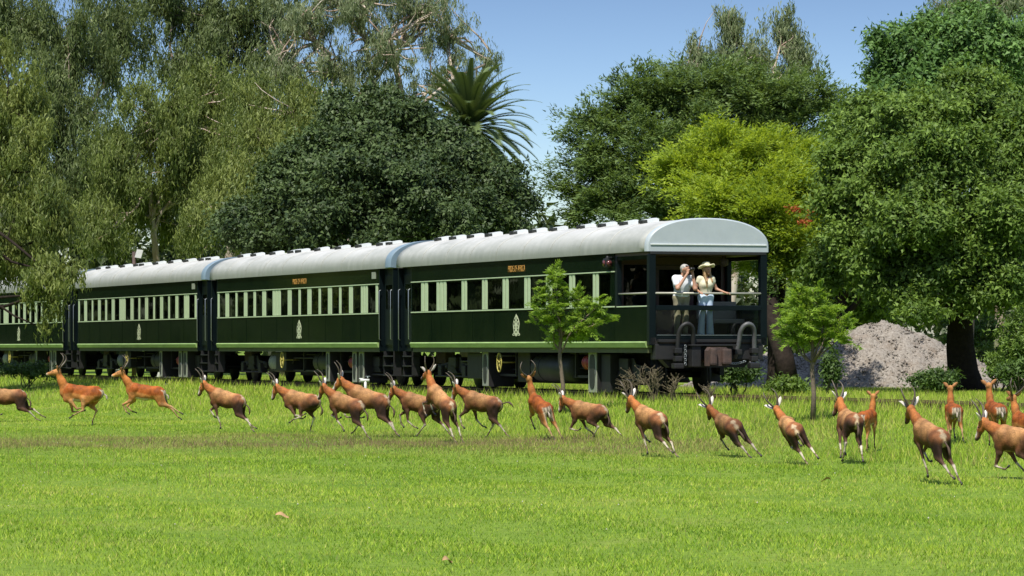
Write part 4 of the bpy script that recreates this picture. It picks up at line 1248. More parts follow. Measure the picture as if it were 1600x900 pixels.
# ------------------------------------------------------------------ gravel heap
def heap():
    M_heap = surf('pale_gravel', (0.31, 0.28, 0.24), (0.12, 0.10, 0.083), 0.95, 16, 1.0, bump=0.9, bscale=22, dirt=(0.17, 0.13, 0.095), dirt_scale=2.4, dirt_lo=0.5, dirt_hi=0.72)
    Y = 113; pk = at(1372, 488, Y)
    x0, y0 = pk.x, Y; z0 = gz(x0, y0)
    root = empty('gravel_heap', (x0, y0, z0)); tag(root, 'pale grey gravel heap in the shade of the big tree on the right', 'gravel heap')
    rg = np.random.default_rng(120)
    H = pk.z - z0
    n = 150
    V, T = grid_sheet(np.linspace(-6.2, 5.4, n), np.linspace(-3.4, 3.4, 110), lambda X, Y_: 0*X)
    def hz(X, Y_):
        r1 = np.sqrt((X/np.where(X < 0, 3.6, 4.4))**2 + (Y_/3.0)**2); r2 = np.sqrt(((X+2.9)/3.0)**2 + ((Y_+0.2)/2.4)**2); r3 = np.sqrt(((X-2.1)/2.6)**2 + ((Y_-0.2)/2.2)**2)
        z = np.maximum.reduce([H*np.maximum(0, 1.03-np.sqrt(r1*r1+0.02))**0.9, 0.50*H*np.maximum(0, 1.1-r2), 0.40*H*np.maximum(0, 1.1-r3)])
        return z
    Z = hz(V[:, 0], V[:, 1])
    gull = 0.07*np.sin(V[:, 0]*5.5 + V[:, 1]*2) + 0.06*np.sin(V[:, 0]*11 - V[:, 1]*5)
    V[:, 2] = Z - 0.08 + (gull*0.6 + rg.normal(size=len(V))*0.028)*np.minimum(1, Z*1.5)
    me = np_mesh('heap', V, T, M_heap, True); link_mesh('heap', me, root)
    # loose stones over the skin of the heap
    k = 10000
    X = rg.uniform(-6.0, 5.2, k); Yy = rg.uniform(-3.2, 3.0, k); Z = hz(X, Yy); keep = Z > 0.03
    X, Yy, Z = X[keep], Yy[keep], Z[keep]
    m = len(X); sz = 0.014 + 0.045*rg.random(m)**3
    base = np.array([(1,0,0), (-1,0,0), (0,1,0), (0,-1,0), (0,0,1), (0,0,-1)], float)
    F = np.array([(0,2,4), (2,1,4), (1,3,4), (3,0,4), (2,0,5), (1,2,5), (3,1,5), (0,3,5)])
    Vs = base[None]*(0.6 + 0.7*rg.random((m, 6, 1)))*sz[:, None, None] + np.stack([X, Yy, Z-0.07], 1)[:, None]
    Ts = (F[None] + 6*np.arange(m)[:, None, None]).reshape(-1, 3)
    st = link_mesh('stone', np_mesh('stone', Vs.reshape(-1, 3), Ts, M_heap), root); st['kind'] = 'stuff'
heap()
# ------------------------------------------------------------------ smooth bodies from blended round cones
def surface_nets(D, org, h):
    s = D < 0
    nx, ny, nz = D.shape
    cs = np.zeros((nx-1, ny-1, nz-1), np.int8)
    for i in (0, 1):
        for j in (0, 1):
            for k in (0, 1):
                cs += s[i:nx-1+i, j:ny-1+j, k:nz-1+k]
    I = np.argwhere((cs > 0) & (cs < 8))
    idx = np.full(cs.shape, -1, np.int32)
    idx[I[:, 0], I[:, 1], I[:, 2]] = np.arange(len(I))
    cor = [(i, j, k) for i in (0, 1) for j in (0, 1) for k in (0, 1)]
    val = {c: D[I[:, 0]+c[0], I[:, 1]+c[1], I[:, 2]+c[2]] for c in cor}
    acc = np.zeros((len(I), 3)); cnt = np.zeros(len(I))
    for a in cor:
        for ax in range(3):
            if a[ax]: continue
            b = list(a); b[ax] = 1; b = tuple(b)
            va, vb = val[a], val[b]
            cr = (va < 0) != (vb < 0)
            t = np.where(cr, va/np.where(cr, va-vb, 1), 0)
            p = np.repeat(np.array(a, float)[None], len(I), 0); p[:, ax] += t
            acc += p*cr[:, None]; cnt += cr
    V = org + (I + acc/np.maximum(cnt, 1)[:, None])*h
    F = []
    for ax in range(3):
        sl0 = [slice(None)]*3; sl1 = [slice(None)]*3
        sl0[ax] = slice(0, -1); sl1[ax] = slice(1, None)
        a = s[tuple(sl0)]; b = s[tuple(sl1)]
        E = np.argwhere(a != b)
        o1, o2 = (ax+1) % 3, (ax+2) % 3
        E = E[(E[:, o1] > 0) & (E[:, o2] > 0) & (E[:, o1] < D.shape[o1]-1) & (E[:, o2] < D.shape[o2]-1)]
        if not len(E): continue
        inside = a[E[:, 0], E[:, 1], E[:, 2]]
        q = []
        for d1, d2 in ((-1, -1), (0, -1), (0, 0), (-1, 0)):
            c = E.copy(); c[:, o1] += d1; c[:, o2] += d2
            q.append(idx[c[:, 0], c[:, 1], c[:, 2]])
        q = np.stack(q, 1)
        q[~inside] = q[~inside][:, ::-1]
        F.append(q)
    return V, np.concatenate(F)

def cone_d(P, a, b, r1, r2, sc):
    a = np.asarray(a, float); b = np.asarray(b, float); sc = np.asarray(sc, float)
    p = (P - a)/sc; ba = (b - a)/sc
    L2 = max(ba @ ba, 1e-9)
    t = np.clip((p @ ba)/L2, 0, 1)
    d = np.linalg.norm(p - t[..., None]*ba, axis=-1) - (r1 + (r2 - r1)*t)
    return d*sc.min(), t

def blend_body(prims, h, k=0.03, clip=None, grow=0.0):
    """prims: (tag, a, b, r1, r2[, sc[, k]])"""
    pts = []
    for p in prims:
        r = max(p[3], p[4]) + grow + 0.02
        sc = p[5] if len(p) > 5 and p[5] is not None else (1, 1, 1)
        rr = r*max(1, max(sc))
        pts += [np.array(p[1]) - rr, np.array(p[1]) + rr, np.array(p[2]) - rr, np.array(p[2]) + rr]
    lo = np.min(pts, 0) - 3*h; hi = np.max(pts, 0) + 3*h
    n = np.ceil((hi - lo)/h).astype(int) + 1
    D = np.full(n, 1.0, np.float32)
    for p in prims:
        sc = p[5] if len(p) > 5 and p[5] is not None else (1, 1, 1)
        kk = p[6] if len(p) > 6 else k
        r = (max(p[3], p[4]) + grow)*max(1, max(sc)) + kk + 3*h
        a0 = np.maximum(0, np.floor((np.minimum(p[1], p[2]) - r - lo)/h).astype(int))
        a1 = np.minimum(n, np.ceil((np.maximum(p[1], p[2]) + r - lo)/h).astype(int) + 1)
        ax = [lo[i] + h*np.arange(a0[i], a1[i]) for i in range(3)]
        G = np.stack(np.meshgrid(*ax, indexing='ij'), -1)
        d, _ = cone_d(G, p[1], p[2], p[3], p[4], sc)
        d = d - grow
        sub = D[a0[0]:a1[0], a0[1]:a1[1], a0[2]:a1[2]]
        hh = np.maximum(kk - np.abs(sub - d), 0)/kk
        sub[...] = np.minimum(sub, d) - hh*hh*kk*0.25
    if clip is not None:
        ax = [lo[i] + h*np.arange(n[i]) for i in range(3)]
        G = np.stack(np.meshgrid(*ax, indexing='ij'), -1)
        D = np.maximum(D, clip(G).astype(np.float32))
    return surface_nets(D, lo, h)

def nearest_prim(V, prims):
    best = np.full(len(V), 9.0); who = np.zeros(len(V), int); tt = np.zeros(len(V))
    for i, p in enumerate(prims):
        d, t = cone_d(V, p[1], p[2], p[3], p[4], p[5] if len(p) > 5 and p[5] is not None else (1, 1, 1))
        m = d < best
        best[m] = d[m]; who[m] = i; tt[m] = t[m]
    return who, tt

def smooth_attr(col, F, it):
    for _ in range(it):
        s = np.zeros_like(col); c = np.zeros(len(col))
        for i in range(4):
            j = (i+1) % 4
            np.add.at(s, F[:, i], col[F[:, j]]); np.add.at(c, F[:, i], 1)
            np.add.at(s, F[:, j], col[F[:, i]]); np.add.at(c, F[:, j], 1)
        col = 0.5*col + 0.5*s/np.maximum(c, 1)[:, None]
    return col

# ------------------------------------------------------------------ antelopes
M_coat = coat_mat('antelope_coat', 0.7)
M_horn = surf('horn', (0.06, 0.045, 0.035), (0.13, 0.10, 0.07), 0.5, 30, 0.9)
M_hoof = surf('hoof', (0.025, 0.02, 0.018), None, 0.5, 20, 0.7)
M_eye = surf('dark_eye', (0.01, 0.008, 0.006), None, 0.12, 5, 0.3)
M_earw = surf('white_ear', (0.78, 0.74, 0.68), (0.66, 0.58, 0.5), 0.8, 18, 0.7)
M_earf = surf('fawn_ear', (0.42, 0.20, 0.075), (0.28, 0.12, 0.05), 0.8, 18, 0.7)
M_taild = surf('dark_tail', (0.05, 0.028, 0.018), (0.10, 0.06, 0.04), 0.8, 20, 0.8)
M_tailw = surf('white_tail', (0.55, 0.47, 0.38), (0.06, 0.04, 0.03), 0.8, 10, 0.9)

# leg poses: absolute swing of each bone in degrees from straight down, + is forward
POSE = {
    #        near hind                far hind                  near fore                 far fore
    'reach': ((-30, -75, -58, -75), (-10, -70, -45, -70), (20, 55, -60, -100), (-10, 20, -85, -110)),
    'leap':  ((-38, -74, -58, -72), (-30, -70, -52, -70), (25, 60, -30, -70), (15, 45, -50, -90)),
    'tuck':  ((70, 0, 62, 50), (50, -50, 20, 0), (-45, -40, -100, -120), (-30, -10, -95, -115)),
    'drive': ((48, -62, 30, 45), (-25, -70, -50, -66), (10, 35, -85, -120), (-35, -30, -60, -40)),
    'land':  ((-30, -72, -66, -80), (-5, -68, -40, -60), (-30, -22, -35, -10), (20, 50, -50, -90)),
    'trot':  ((40, -50, 15, 25), (-10, -62, -40, -50), (-25, -20, -40, -20), (25, 45, -40, -60)),
    'split': ((55, -20, 50, 45), (-20, -66, -52, -66), (-40, -35, -80, -100), (30, 55, -35, -75)),
    'stand': ((24, -38, 0, 22), (20, -36, -2, 18), (-14, 2, 0, 20), (-16, 4, 2, 22)),
    'split': ((40, -26, 28, 30), (-14, -60, -46, -62), (-26, -16, -60, -80), (28, 46, -20, -60)),
}

def antelope(name, label, species, px, py, Y, head, pose, scale=1.0, pitch=0, roll=0, neck=42, nyaw=0, hyaw=0, hpitch=-35, tail=-60, horns=True, seed=0, air=0.0, tailside=0.0, swap=False):
    """px/py: the middle of the body in the photograph; head: heading, 0 runs straight away, 90 to the left"""
    rg = np.random.default_rng(seed + 500)
    imp = species == 'impala'
    prims = []
    Z0 = 0.0
    slim = 0.90 if imp else 0.97
    scale *= 0.95
    def add(tg, a, b, r1, r2, sc=None, k=0.03): prims.append((tg, np.array(a, float), np.array(b, float), r1, r2, sc, k))
    def ang(v, deg, ln):   # swing in the x-z plane
        return np.array(v) + np.array((math.sin(R(deg))*ln, 0, -math.cos(R(deg))*ln))
    W_ = (1, 0.80*slim, 1)
    add('torso', (0.25, 0, 0.715), (0.0, 0, 0.70), 0.190*slim, 0.172*slim, W_, 0.05)
    add('torso', (0.0, 0, 0.70), (-0.30, 0, 0.735), 0.172*slim, 0.160*slim, (1, 0.86*slim, 1), 0.05)
    add('withers', (0.26, 0, 0.855), (0.02, 0, 0.815), 0.075, 0.075, (1, 0.9, 1), 0.08)
    add('back', (0.02, 0, 0.80), (-0.34, 0, 0.83), 0.085, 0.075, (1, 1.1, 1), 0.08)
    add('rump', (-0.30, 0, 0.745), (-0.41, 0, 0.755), 0.165*slim, 0.115, (1, 0.88, 1), 0.05)
    add('chest', (0.30, 0, 0.71), (0.375, 0, 0.735), 0.15*slim, 0.115*slim, (1, 0.75, 1), 0.05)
    # neck and head
    nb = np.array((0.36, 0, 0.80))
    nl = (0.44 if imp else 0.34)
    if not imp: neck = neck - (18 if head > 45 else 12)
    scale *= 0.96
    nd = np.array((math.cos(R(neck))*math.cos(R(nyaw)), math.cos(R(neck))*math.sin(R(nyaw)), math.sin(R(neck))))
    poll = nb + nd*nl
    add('neck', nb - nd*0.10, nb + nd*nl*0.45, 0.140*slim, 0.098*slim, (1, 0.74, 1), 0.06)
    add('neck', nb + nd*nl*0.40, poll, 0.098*slim, 0.070*slim, (1, 0.82, 1), 0.04)
    ya = nyaw + hyaw
    if not imp: hpitch -= 8
    hd = np.array((math.cos(R(hpitch))*math.cos(R(ya)), math.cos(R(hpitch))*math.sin(R(ya)), math.sin(R(hpitch))))
    hl = 0.235 if imp else 0.285
    hs = np.array((-math.sin(R(ya)), math.cos(R(ya)), 0))
    hu = np.cross(hd, hs)
    if hu[2] < 0: hu = -hu
    add('skull', poll - hd*0.02, poll + hd*hl*0.38, 0.070, 0.060, None, 0.03)
    add('face', poll + hd*hl*0.35, poll + hd*hl*0.85, 0.056, 0.038, None, 0.025)
    add('muzzle', poll + hd*hl*0.85 - hu*0.006, poll + hd*hl, 0.037, 0.031, None, 0.02)
    # legs
    ph = POSE[pose]
    if swap: ph = (ph[1], ph[0], ph[3], ph[2])
    jit = lambda: rg.normal()*4
    hooves = []
    for s, f, hnd in ((1, ph[2], ph[0]), (-1, ph[3], ph[1])):
        # hind leg: hip, knee, hock, fetlock, hoof
        hip = np.array((-0.30, s*0.085, 0.70))
        kn = ang(hip, hnd[0]+jit(), 0.235); kn[1] += s*0.02
        hk = ang(kn, hnd[1]+jit(), 0.265)
        fe = ang(hk, hnd[2]+jit(), 0.245); ho = ang(fe, hnd[3]+jit(), 0.075)
        add('thigh', hip + np.array((-0.02, 0, 0.04)), kn, 0.138, 0.070, (1, 0.66, 1), 0.025)
        add('thigh', (-0.40, s*0.075, 0.72), kn*0.5 + hk*0.5, 0.085, 0.035, (1, 0.7, 1), 0.05)
        add('gaskin', kn, hk, 0.060, 0.027, (1, 0.8, 1), 0.03)
        add('hock', hk, hk*0.85 + fe*0.15, 0.027, 0.023, None, 0.015)
        add('shank', hk, fe, 0.0205, 0.0165, None, 0.015)
        add('pastern', fe, ho, 0.0195, 0.016, None, 0.012)
        hooves.append((ho, unit(ho - fe)))
        # fore leg: shoulder, elbow, knee, fetlock, hoof
        sh = np.array((0.30, s*0.085, 0.60))
        el = ang(sh, f[0] - 12, 0.10)
        ca = ang(el, f[1]+jit(), 0.225); ff = ang(ca, f[2]+jit(), 0.195); fh = ang(ff, f[3]+jit(), 0.072)
        add('shoulder', (0.25, s*0.095, 0.79), sh, 0.095, 0.082, (1, 0.66, 1), 0.022)
        add('forearm', sh, el, 0.068, 0.052, (1, 0.7, 1), 0.04)
        add('forearm', el, ca, 0.048, 0.024, (1, 0.85, 1), 0.03)
        add('shank', ca, ff, 0.0215, 0.016, None, 0.015)
        add('pastern', ff, fh, 0.019, 0.0155, None, 0.012)
        hooves.append((fh, unit(fh - ff)))
    V, F = blend_body(prims, 0.0175, 0.03)
    # muscle and rib relief
    mus = np.sin(V[:, 0]*34 + seed)*np.sin(V[:, 2]*27 + V[:, 1]*31 + 1.3*seed)*0.0045 + np.sin(V[:, 0]*75 - V[:, 2]*30)*0.0016
    V = V + (V - np.array((0, 0, 0.70)))*(mus*(np.abs(V[:, 0]) < 0.45)*(V[:, 2] > 0.5))[:, None]*4
    who, tt = nearest_prim(V, prims)
    tags = np.array([p[0] for p in prims])[who]
    # coat
    z = V[:, 2]; x = V[:, 0]; y = np.abs(V[:, 1])
    v = 1 + rg.normal()*0.15
    if imp:
        back = np.array((0.31, 0.080, 0.012)); flank = np.array((0.38, 0.155, 0.040)); pale = np.array((0.60, 0.50, 0.36)); dark = np.array((0.04, 0.025, 0.02)); leg = np.array((0.40, 0.20, 0.075))
        col = np.repeat(flank[None], len(V), 0)
        col[(z > 0.71 + 0.02*np.sin(x*9)) & np.isin(tags, ('torso', 'withers', 'back', 'rump', 'shoulder', 'thigh'))] = back
        col[(z < 0.60) & (tags == 'torso')] = pale
        col[np.isin(tags, ('neck',))] = (0.38, 0.135, 0.030)
        col[np.isin(tags, ('skull', 'face'))] = (0.42, 0.19, 0.06)
        col[tags == 'muzzle'] = (0.40, 0.30, 0.2)
        col[np.isin(tags, ('gaskin', 'forearm'))] = leg
        col[np.isin(tags, ('shank', 'hock'))] = (0.38, 0.24, 0.12)
        col[tags == 'pastern'] = dark*1.5
        rear = (x < -0.40) & (z > 0.52) & (z < 0.84)
        col[rear & (y < 0.095)] = pale
        col[rear & (y > 0.055) & (y < 0.078)] = dark
        col[rear & (y < 0.014)] = dark
    else:
        saddle_sheen = np.array((0.42, 0.215, 0.085)); flank = np.array((0.115, 0.042, 0.014)); dark = np.array((0.035, 0.015, 0.008)); pale = np.array((0.58, 0.44, 0.28))
        wob = 0.025*np.sin(x*11 + seed) + 0.02*np.sin(x*23 + V[:, 1]*19)
        g = np.clip((z + wob - 0.66)/0.22, 0, 1)[:, None]
        g2 = np.clip((z + wob - 0.50)/0.14, 0, 1)[:, None]
        col = dark*(1-g2) + (flank*(1-g) + saddle_sheen*g)*g2  # pale saddle marking, with the sheen on the back painted in
        front = np.clip((x - 0.12)/0.2, 0, 1)[:, None]*np.clip((z-0.6)/0.1, 0, 1)[:, None]
        col = col*(1-0.5*front) + np.array((0.26, 0.10, 0.035))*0.5*front
        tors = np.isin(tags, ('torso', 'withers', 'back', 'rump', 'chest'))
        hind = np.clip((-0.12 - x)/0.2, 0, 1)[:, None]
        topz = np.clip((z + wob - 0.72)/0.10, 0, 1)[:, None]
        col = col*(1-hind) + hind*(dark*(1-topz) + np.array((0.24, 0.09, 0.032))*topz)
        col[(z < 0.545) & (tags == 'torso')] = pale*0.55
        col = smooth_attr(col, F, 5)
        col[tags == 'neck'] = (0.34, 0.115, 0.030)
        col[(tags == 'neck') & (z < nb[2] + 0.03)] = (0.12, 0.045, 0.018)
        col[tags == 'skull'] = (0.33, 0.115, 0.030)
        fr = ((V - poll) @ hu) > 0.02
        col[np.isin(tags, ('face',))] = (0.14, 0.06, 0.03)
        col[np.isin(tags, ('face', 'skull')) & fr & (np.abs((V - poll) @ hs) < 0.035) & (((V-poll) @ hd) > 0.05)] = (0.62, 0.58, 0.52)
        col[tags == 'muzzle'] = (0.05, 0.03, 0.025)
        col[np.isin(tags, ('gaskin', 'forearm'))] = (0.10, 0.048, 0.03)
        sk = np.isin(tags, ('shank', 'hock'))
        col[sk] = (0.50, 0.43, 0.34)
        col[(tags == 'shank') & (tt > 0.72)] = (0.10, 0.06, 0.04)
        col[tags == 'pastern'] = (0.22, 0.16, 0.11)
        rear = (x < -0.45) & (z > 0.58)
        col[rear & (y < 0.026 + 0.014*np.sin(z*40 + seed))] = pale
        col[(x < -0.38) & (z > 0.80) & (y < 0.035 + 0.02*np.sin(x*60 + seed))] = pale*0.75
    col = smooth_attr(np.clip(col*v, 0, 0.85), F, 2)
    root = empty(name)
    grp = 'impalas running in the herd' if imp else 'blesbok running in the herd'
    tag(root, label, 'antelope', grp)
    me = np_mesh('body', V, F, M_coat, True, {'coat': col})
    link_mesh('body', me, root)
    for (ho, dr) in hooves:
        hm = MB(); q = Vector(ho); dd = Vector(dr)
        fw = Vector((1, 0, 0)) - dd*dd.x; fw.normalize()
        hm.tube([q - dd*0.012, q + dd*0.012, q + dd*0.04 + fw*0.012], [0.0165, 0.021, 0.023], 8, flat=0.8)
        hm.build('hoof', M_hoof, root)
    P0 = Vector(poll); HD = Vector(hd); HS = Vector(hs); HU = Vector(hu)
    HN = (HU*0.78 - HD*0.55).normalized(); HB = HS.cross(HN).normalized()
    if HB.dot(HD) > 0: HB = -HB
    for s in (1, -1):
        em = MB(); em.ball(P0 + HD*0.085 + HS*(0.052*s) + HU*0.024, 0.0135, 8); em.build('eye', M_eye, root)
        # ear: cupped leaf shape
        b0 = P0 + HS*(0.048*s) + HU*0.035 - HD*0.02
        od = (HS*s*(0.80 if imp else 0.72) + Vector((0, 0, 0.62)) - HD*0.12 + HU*0.10).normalized()
        wv = od.cross(HD).normalized(); cup = od.cross(wv).normalized()
        el_ = 0.205 if not imp else 0.16
        vs = []; fs = []
        for i in range(7):
            t = i/6; w = 0.040*math.sin(math.pi*min(1, t*0.85+0.12))**0.8*(1 if t < 1 else 0.05)
            c0 = b0 + od*el_*t
            vs += [c0 - wv*w + cup*w*0.5, c0 - cup*0.006, c0 + wv*w + cup*w*0.5, c0 - cup*0.014]
        for i in range(6):
            for k in range(4): fs.append((i*4+k, i*4+(k+1) % 4, (i+1)*4+(k+1) % 4, (i+1)*4+k))
        eo = MB(); eo.add(vs, fs, True); eo.build('ear', M_earf if imp else M_earw, root)
        if horns:
            hm = MB(); pts = []; rad = []
            n = 16
            for i in range(n+1):
                t = i/n
                if imp:
                    off = HS*s*(0.03 + 0.13*math.sin(t*2.6)) + HU*(0.05 + 0.34*t) - HD*(0.02 + 0.22*math.sin(t*2.3))
                else:
                    off = HS*s*(0.026 + 0.085*math.sin(t*2.35)) + HN*(0.05 + 0.35*t) + HB*(0.01 + 0.075*math.sin(t*2.6))
                pts.append(P0 + off); rad.append((0.0185*(1-0.82*t) + 0.003)*(1 + (0.16 if i % 2 and t < 0.7 else 0)))
            hm.tube(pts, rad, 7); hm.build('horn', M_horn, root)
    tb = Vector((-0.465 if not imp else -0.45, 0, 0.80))
    tl = 0.36 if not imp else 0.24
    tm = MB(); pts = []
    for i in range(8):
        t = i/7; a = R(tail + 25*math.sin(t*3))
        pts.append(tb + Vector((-math.cos(a)*tl*t, tailside*t*t*0.25, math.sin(a)*tl*t)))
    tm.tube(pts, [0.022, 0.017, 0.014, 0.013, 0.016, 0.022, 0.020, 0.004], 7); tm.build('tail', M_taild if not imp else M_tailw, root)
    # place: body centre above its spot on the meadow, lowest hoof at the ground (or in the air)
    rot = Matrix.Rotation(R(90 + head), 4, 'Z') @ Matrix.Rotation(R(-pitch), 4, 'Y') @ Matrix.Rotation(R(-roll), 4, 'X')
    lo = min((rot @ Vector(h)).z for h, _ in hooves)*scale - 0.035*scale
    ctr = (rot @ Vector((-0.05, 0, 0.70)))*scale
    # slide it along the line of sight over the meadow until its back is as high as in the photograph
    best = min(np.linspace(Y*0.90, Y*1.06, 49), key=lambda q: abs(543 + (CAMZ - (gz((px-800)*q/6000, q) - lo + air + ctr.z))*6000/q - py))
    Y = float(best)
    X = (px - 800)*Y/6000
    bxp, byp = X - ctr.x, Y - ctr.y
    z = gz(X, Y) - lo + air
    root.matrix_world = Matrix.Translation((bxp, byp, z)) @ rot @ Matrix.Scale(scale, 4)
    cy = 543 + (CAMZ - (z + ctr.z))*6000/Y
    if abs(cy - py) > 5: print('ANT', label[:40], 'body centre', round(cy), 'photo', py)
    return root

B_, I_ = 'blesbok', 'impala'
antelope(B_, 'blesbok cut by the left edge, only hindquarters and stretched hind leg showing', B_, 12, 622, 96.5, 92, 'reach', 1.08, 2, 0, 30, 0, 0, -50, tail=-75, seed=1, swap=True)
antelope(I_, 'horned impala farthest left, its legs gathered under its body', I_, 130, 617, 92.4, 86, 'tuck', 1.10, 3, 0, 62, 0, 0, -16, seed=2)
antelope(I_, 'horned impala leaping stretched out, second from the left', I_, 230, 615, 89.3, 78, 'leap', 1.12, 6, 4, 52, 6, 0, -24, seed=3, air=0.02)
antelope(B_, 'blesbok running alone right of the leaping impala', B_, 357, 628, 89.3, 58, 'land', 1.02, 12, 6, 44, 10, 10, -66, seed=4)
antelope(B_, 'blesbok left of the overlapping pair, hind legs tucked forward', B_, 473, 628, 88.6, 60, 'tuck', 1.02, 8, 4, 42, 10, 10, -70, seed=5, tail=-80)
antelope(B_, 'nearer blesbok of the overlapping pair below the second coach', B_, 543, 642, 82.4, 50, 'drive', 0.98, 14, 6, 44, 12, 10, -68, seed=6, swap=True)
antelope(B_, 'farther blesbok of the overlapping pair, hind leg stretched out behind', B_, 577, 627, 84.8, 62, 'reach', 1.08, 15, 4, 40, 10, 8, -60, seed=7)
antelope(B_, 'blesbok partly hidden behind the bounding one', B_, 658, 633, 84.0, 62, 'split', 0.98, 10, 4, 40, 10, 10, -66, seed=8)
antelope(B_, 'blesbok bounding upwards, chest raised, below the last coach', B_, 690, 628, 77.2, 34, 'leap', 1.0, 28, 8, 50, 2, 0, -44, seed=9)
antelope(B_, 'blesbok with its dark tail flung out to the right', B_, 756, 632, 78.0, 56, 'split', 1.0, 10, 6, 40, 10, 10, -70, seed=10, tail=-8, swap=True)
antelope(I_, 'horned impala seen from behind, just left of the bent sapling', I_, 845, 638, 73.5, 20, 'leap', 0.98, 14, 14, 68, -6, -6, -14, seed=11)
antelope(B_, 'blesbok just right of the bent sapling trunk', B_, 922, 645, 72.9, 52, 'drive', 0.94, 6, 4, 40, 12, 14, -72, seed=12, tail=-84)
antelope(B_, 'blesbok directly below the coupler of the balcony coach', B_, 1018, 657, 67.5, 28, 'land', 0.96, 10, 10, 44, 8, 10, -58, seed=13)
antelope(B_, 'blesbok leaning left with both hind legs kicked to the right', B_, 1140, 668, 61.5, 18, 'leap', 0.94, 8, 26, 48, 6, 8, -46, seed=14)
antelope(B_, 'blesbok left of the straight sapling, leaning as it turns', B_, 1238, 673, 55.7, 10, 'reach', 0.90, 10, 26, 50, 2, 4, -44, seed=15, swap=True)
antelope(B_, 'blesbok just right of the straight sapling with pale rump', B_, 1328, 662, 58.9, 10, 'trot', 0.92, 4, -6, 58, 16, 14, -60, seed=16, air=0.05)
antelope(I_, 'small hornless impala half hidden behind the pale-rumped blesbok', I_, 1354, 655, 64.0, -24, 'stand', 0.72, 3, 0, 72, 0, 0, -8, seed=17, horns=False)
antelope(B_, 'blesbok nearest the camera right of the straight sapling, galloping away', B_, 1456, 684, 51.7, 20, 'land', 0.92, 12, 10, 48, 4, 4, -50, seed=18)
antelope(I_, 'hornless impala standing in straight rear view near the rail', I_, 1490, 645, 61.2, 2, 'trot', 0.78, 2, 0, 74, 0, 0, -5, seed=19, horns=False)
antelope(I_, 'hornless impala with white rump behind the blesbok at the right edge', I_, 1556, 645, 60.0, 8, 'stand', 0.80, 3, 4, 76, -10, 0, -5, seed=20, horns=False)
antelope(I_, 'horned impala hidden behind the blesbok at the right edge', I_, 1604, 664, 57.2, 20, 'reach', 0.82, 4, 0, 62, 0, 0, -10, seed=21)
antelope(B_, 'large dark blesbok cut by the right edge of the picture', B_, 1594, 690, 52.0, 42, 'drive', 0.96, 4, 4, 36, 8, 10, -60, seed=22)
# ------------------------------------------------------------------ the two passengers
M_skin = surf('skin', (0.42, 0.23, 0.15), (0.36, 0.18, 0.115), 0.5, 14, 0.7)
M_white = surf('white_cotton', (0.66, 0.68, 0.72), (0.55, 0.58, 0.62), 0.8, 9, 0.7)
M_khaki = surf('khaki_cloth', (0.26, 0.24, 0.15), (0.20, 0.18, 0.11), 0.85, 9, 0.7)
M_jeans = surf('pale_denim', (0.55, 0.66, 0.82), (0.45, 0.56, 0.73), 0.85, 10, 0.7)
M_vest = surf('pale_yellow_cloth', (0.62, 0.59, 0.44), (0.52, 0.49, 0.35), 0.85, 9, 0.7)
M_straw = surf('cream_straw', (0.66, 0.62, 0.42), (0.56, 0.50, 0.32), 0.8, 22, 0.7)
M_blond = surf('blond_hair', (0.34, 0.22, 0.10), (0.24, 0.14, 0.06), 0.55, 30, 0.9)
M_greyh = surf('grey_hair', (0.42, 0.40, 0.38), (0.28, 0.27, 0.25), 0.6, 30, 0.9)
M_dark = surf('dark_plastic', (0.012, 0.012, 0.014), None, 0.3, 10, 0.5)
M_lips = surf('lips', (0.30, 0.09, 0.07), None, 0.5, 10, 0.5)
M_teeth = surf('teeth', (0.7, 0.68, 0.62), None, 0.4, 10, 0.3)
M_shoe = surf('tan_shoe', (0.12, 0.08, 0.05), None, 0.6, 10, 0.7)

def hand(pr, wrist, d, side, nrm, curl, s=1.0, thumb=1):
    """palm, four unequal fingers and a thumb; d along the hand, side towards the index finger, nrm the palm side"""
    d = unit(np.array(d, float)); side = np.array(side, float); side = unit(side - d*(side @ d)); nrm = unit(np.array(nrm, float) - d*(np.array(nrm) @ d))
    w = np.array(wrist, float)
    for o in (-0.022, 0.0, 0.022):
        pr.append(('hand', w + side*o*0.6*s, w + d*0.085*s + side*o*s, 0.019*s, 0.014*s, None, 0.015))
    for o, ln in ((0.032, 0.072), (0.011, 0.082), (-0.011, 0.076), (-0.032, 0.060)):
        a = w + d*0.085*s + side*o*s
        b = a + (d*math.cos(R(curl)) + nrm*math.sin(R(curl)))*ln*0.52*s
        c = b + (d*math.cos(R(curl*2.1)) + nrm*math.sin(R(curl*2.1)))*ln*0.48*s
        pr.append(('hand', a, b, 0.0095*s, 0.0088*s, None, 0.004)); pr.append(('hand', b, c, 0.0088*s, 0.0075*s, None, 0.004))
    a = w + d*0.025*s + side*0.024*s
    b = a + (d*0.7 + side*0.6 + nrm*0.35)*0.045*s
    c = b + (d*0.75 + side*0.1 + nrm*0.6)*0.036*s
    pr.append(('hand', a, b, 0.0125*s, 0.0105*s, None, 0.008)); pr.append(('hand', b, c, 0.0105*s, 0.0085*s, None, 0.004))

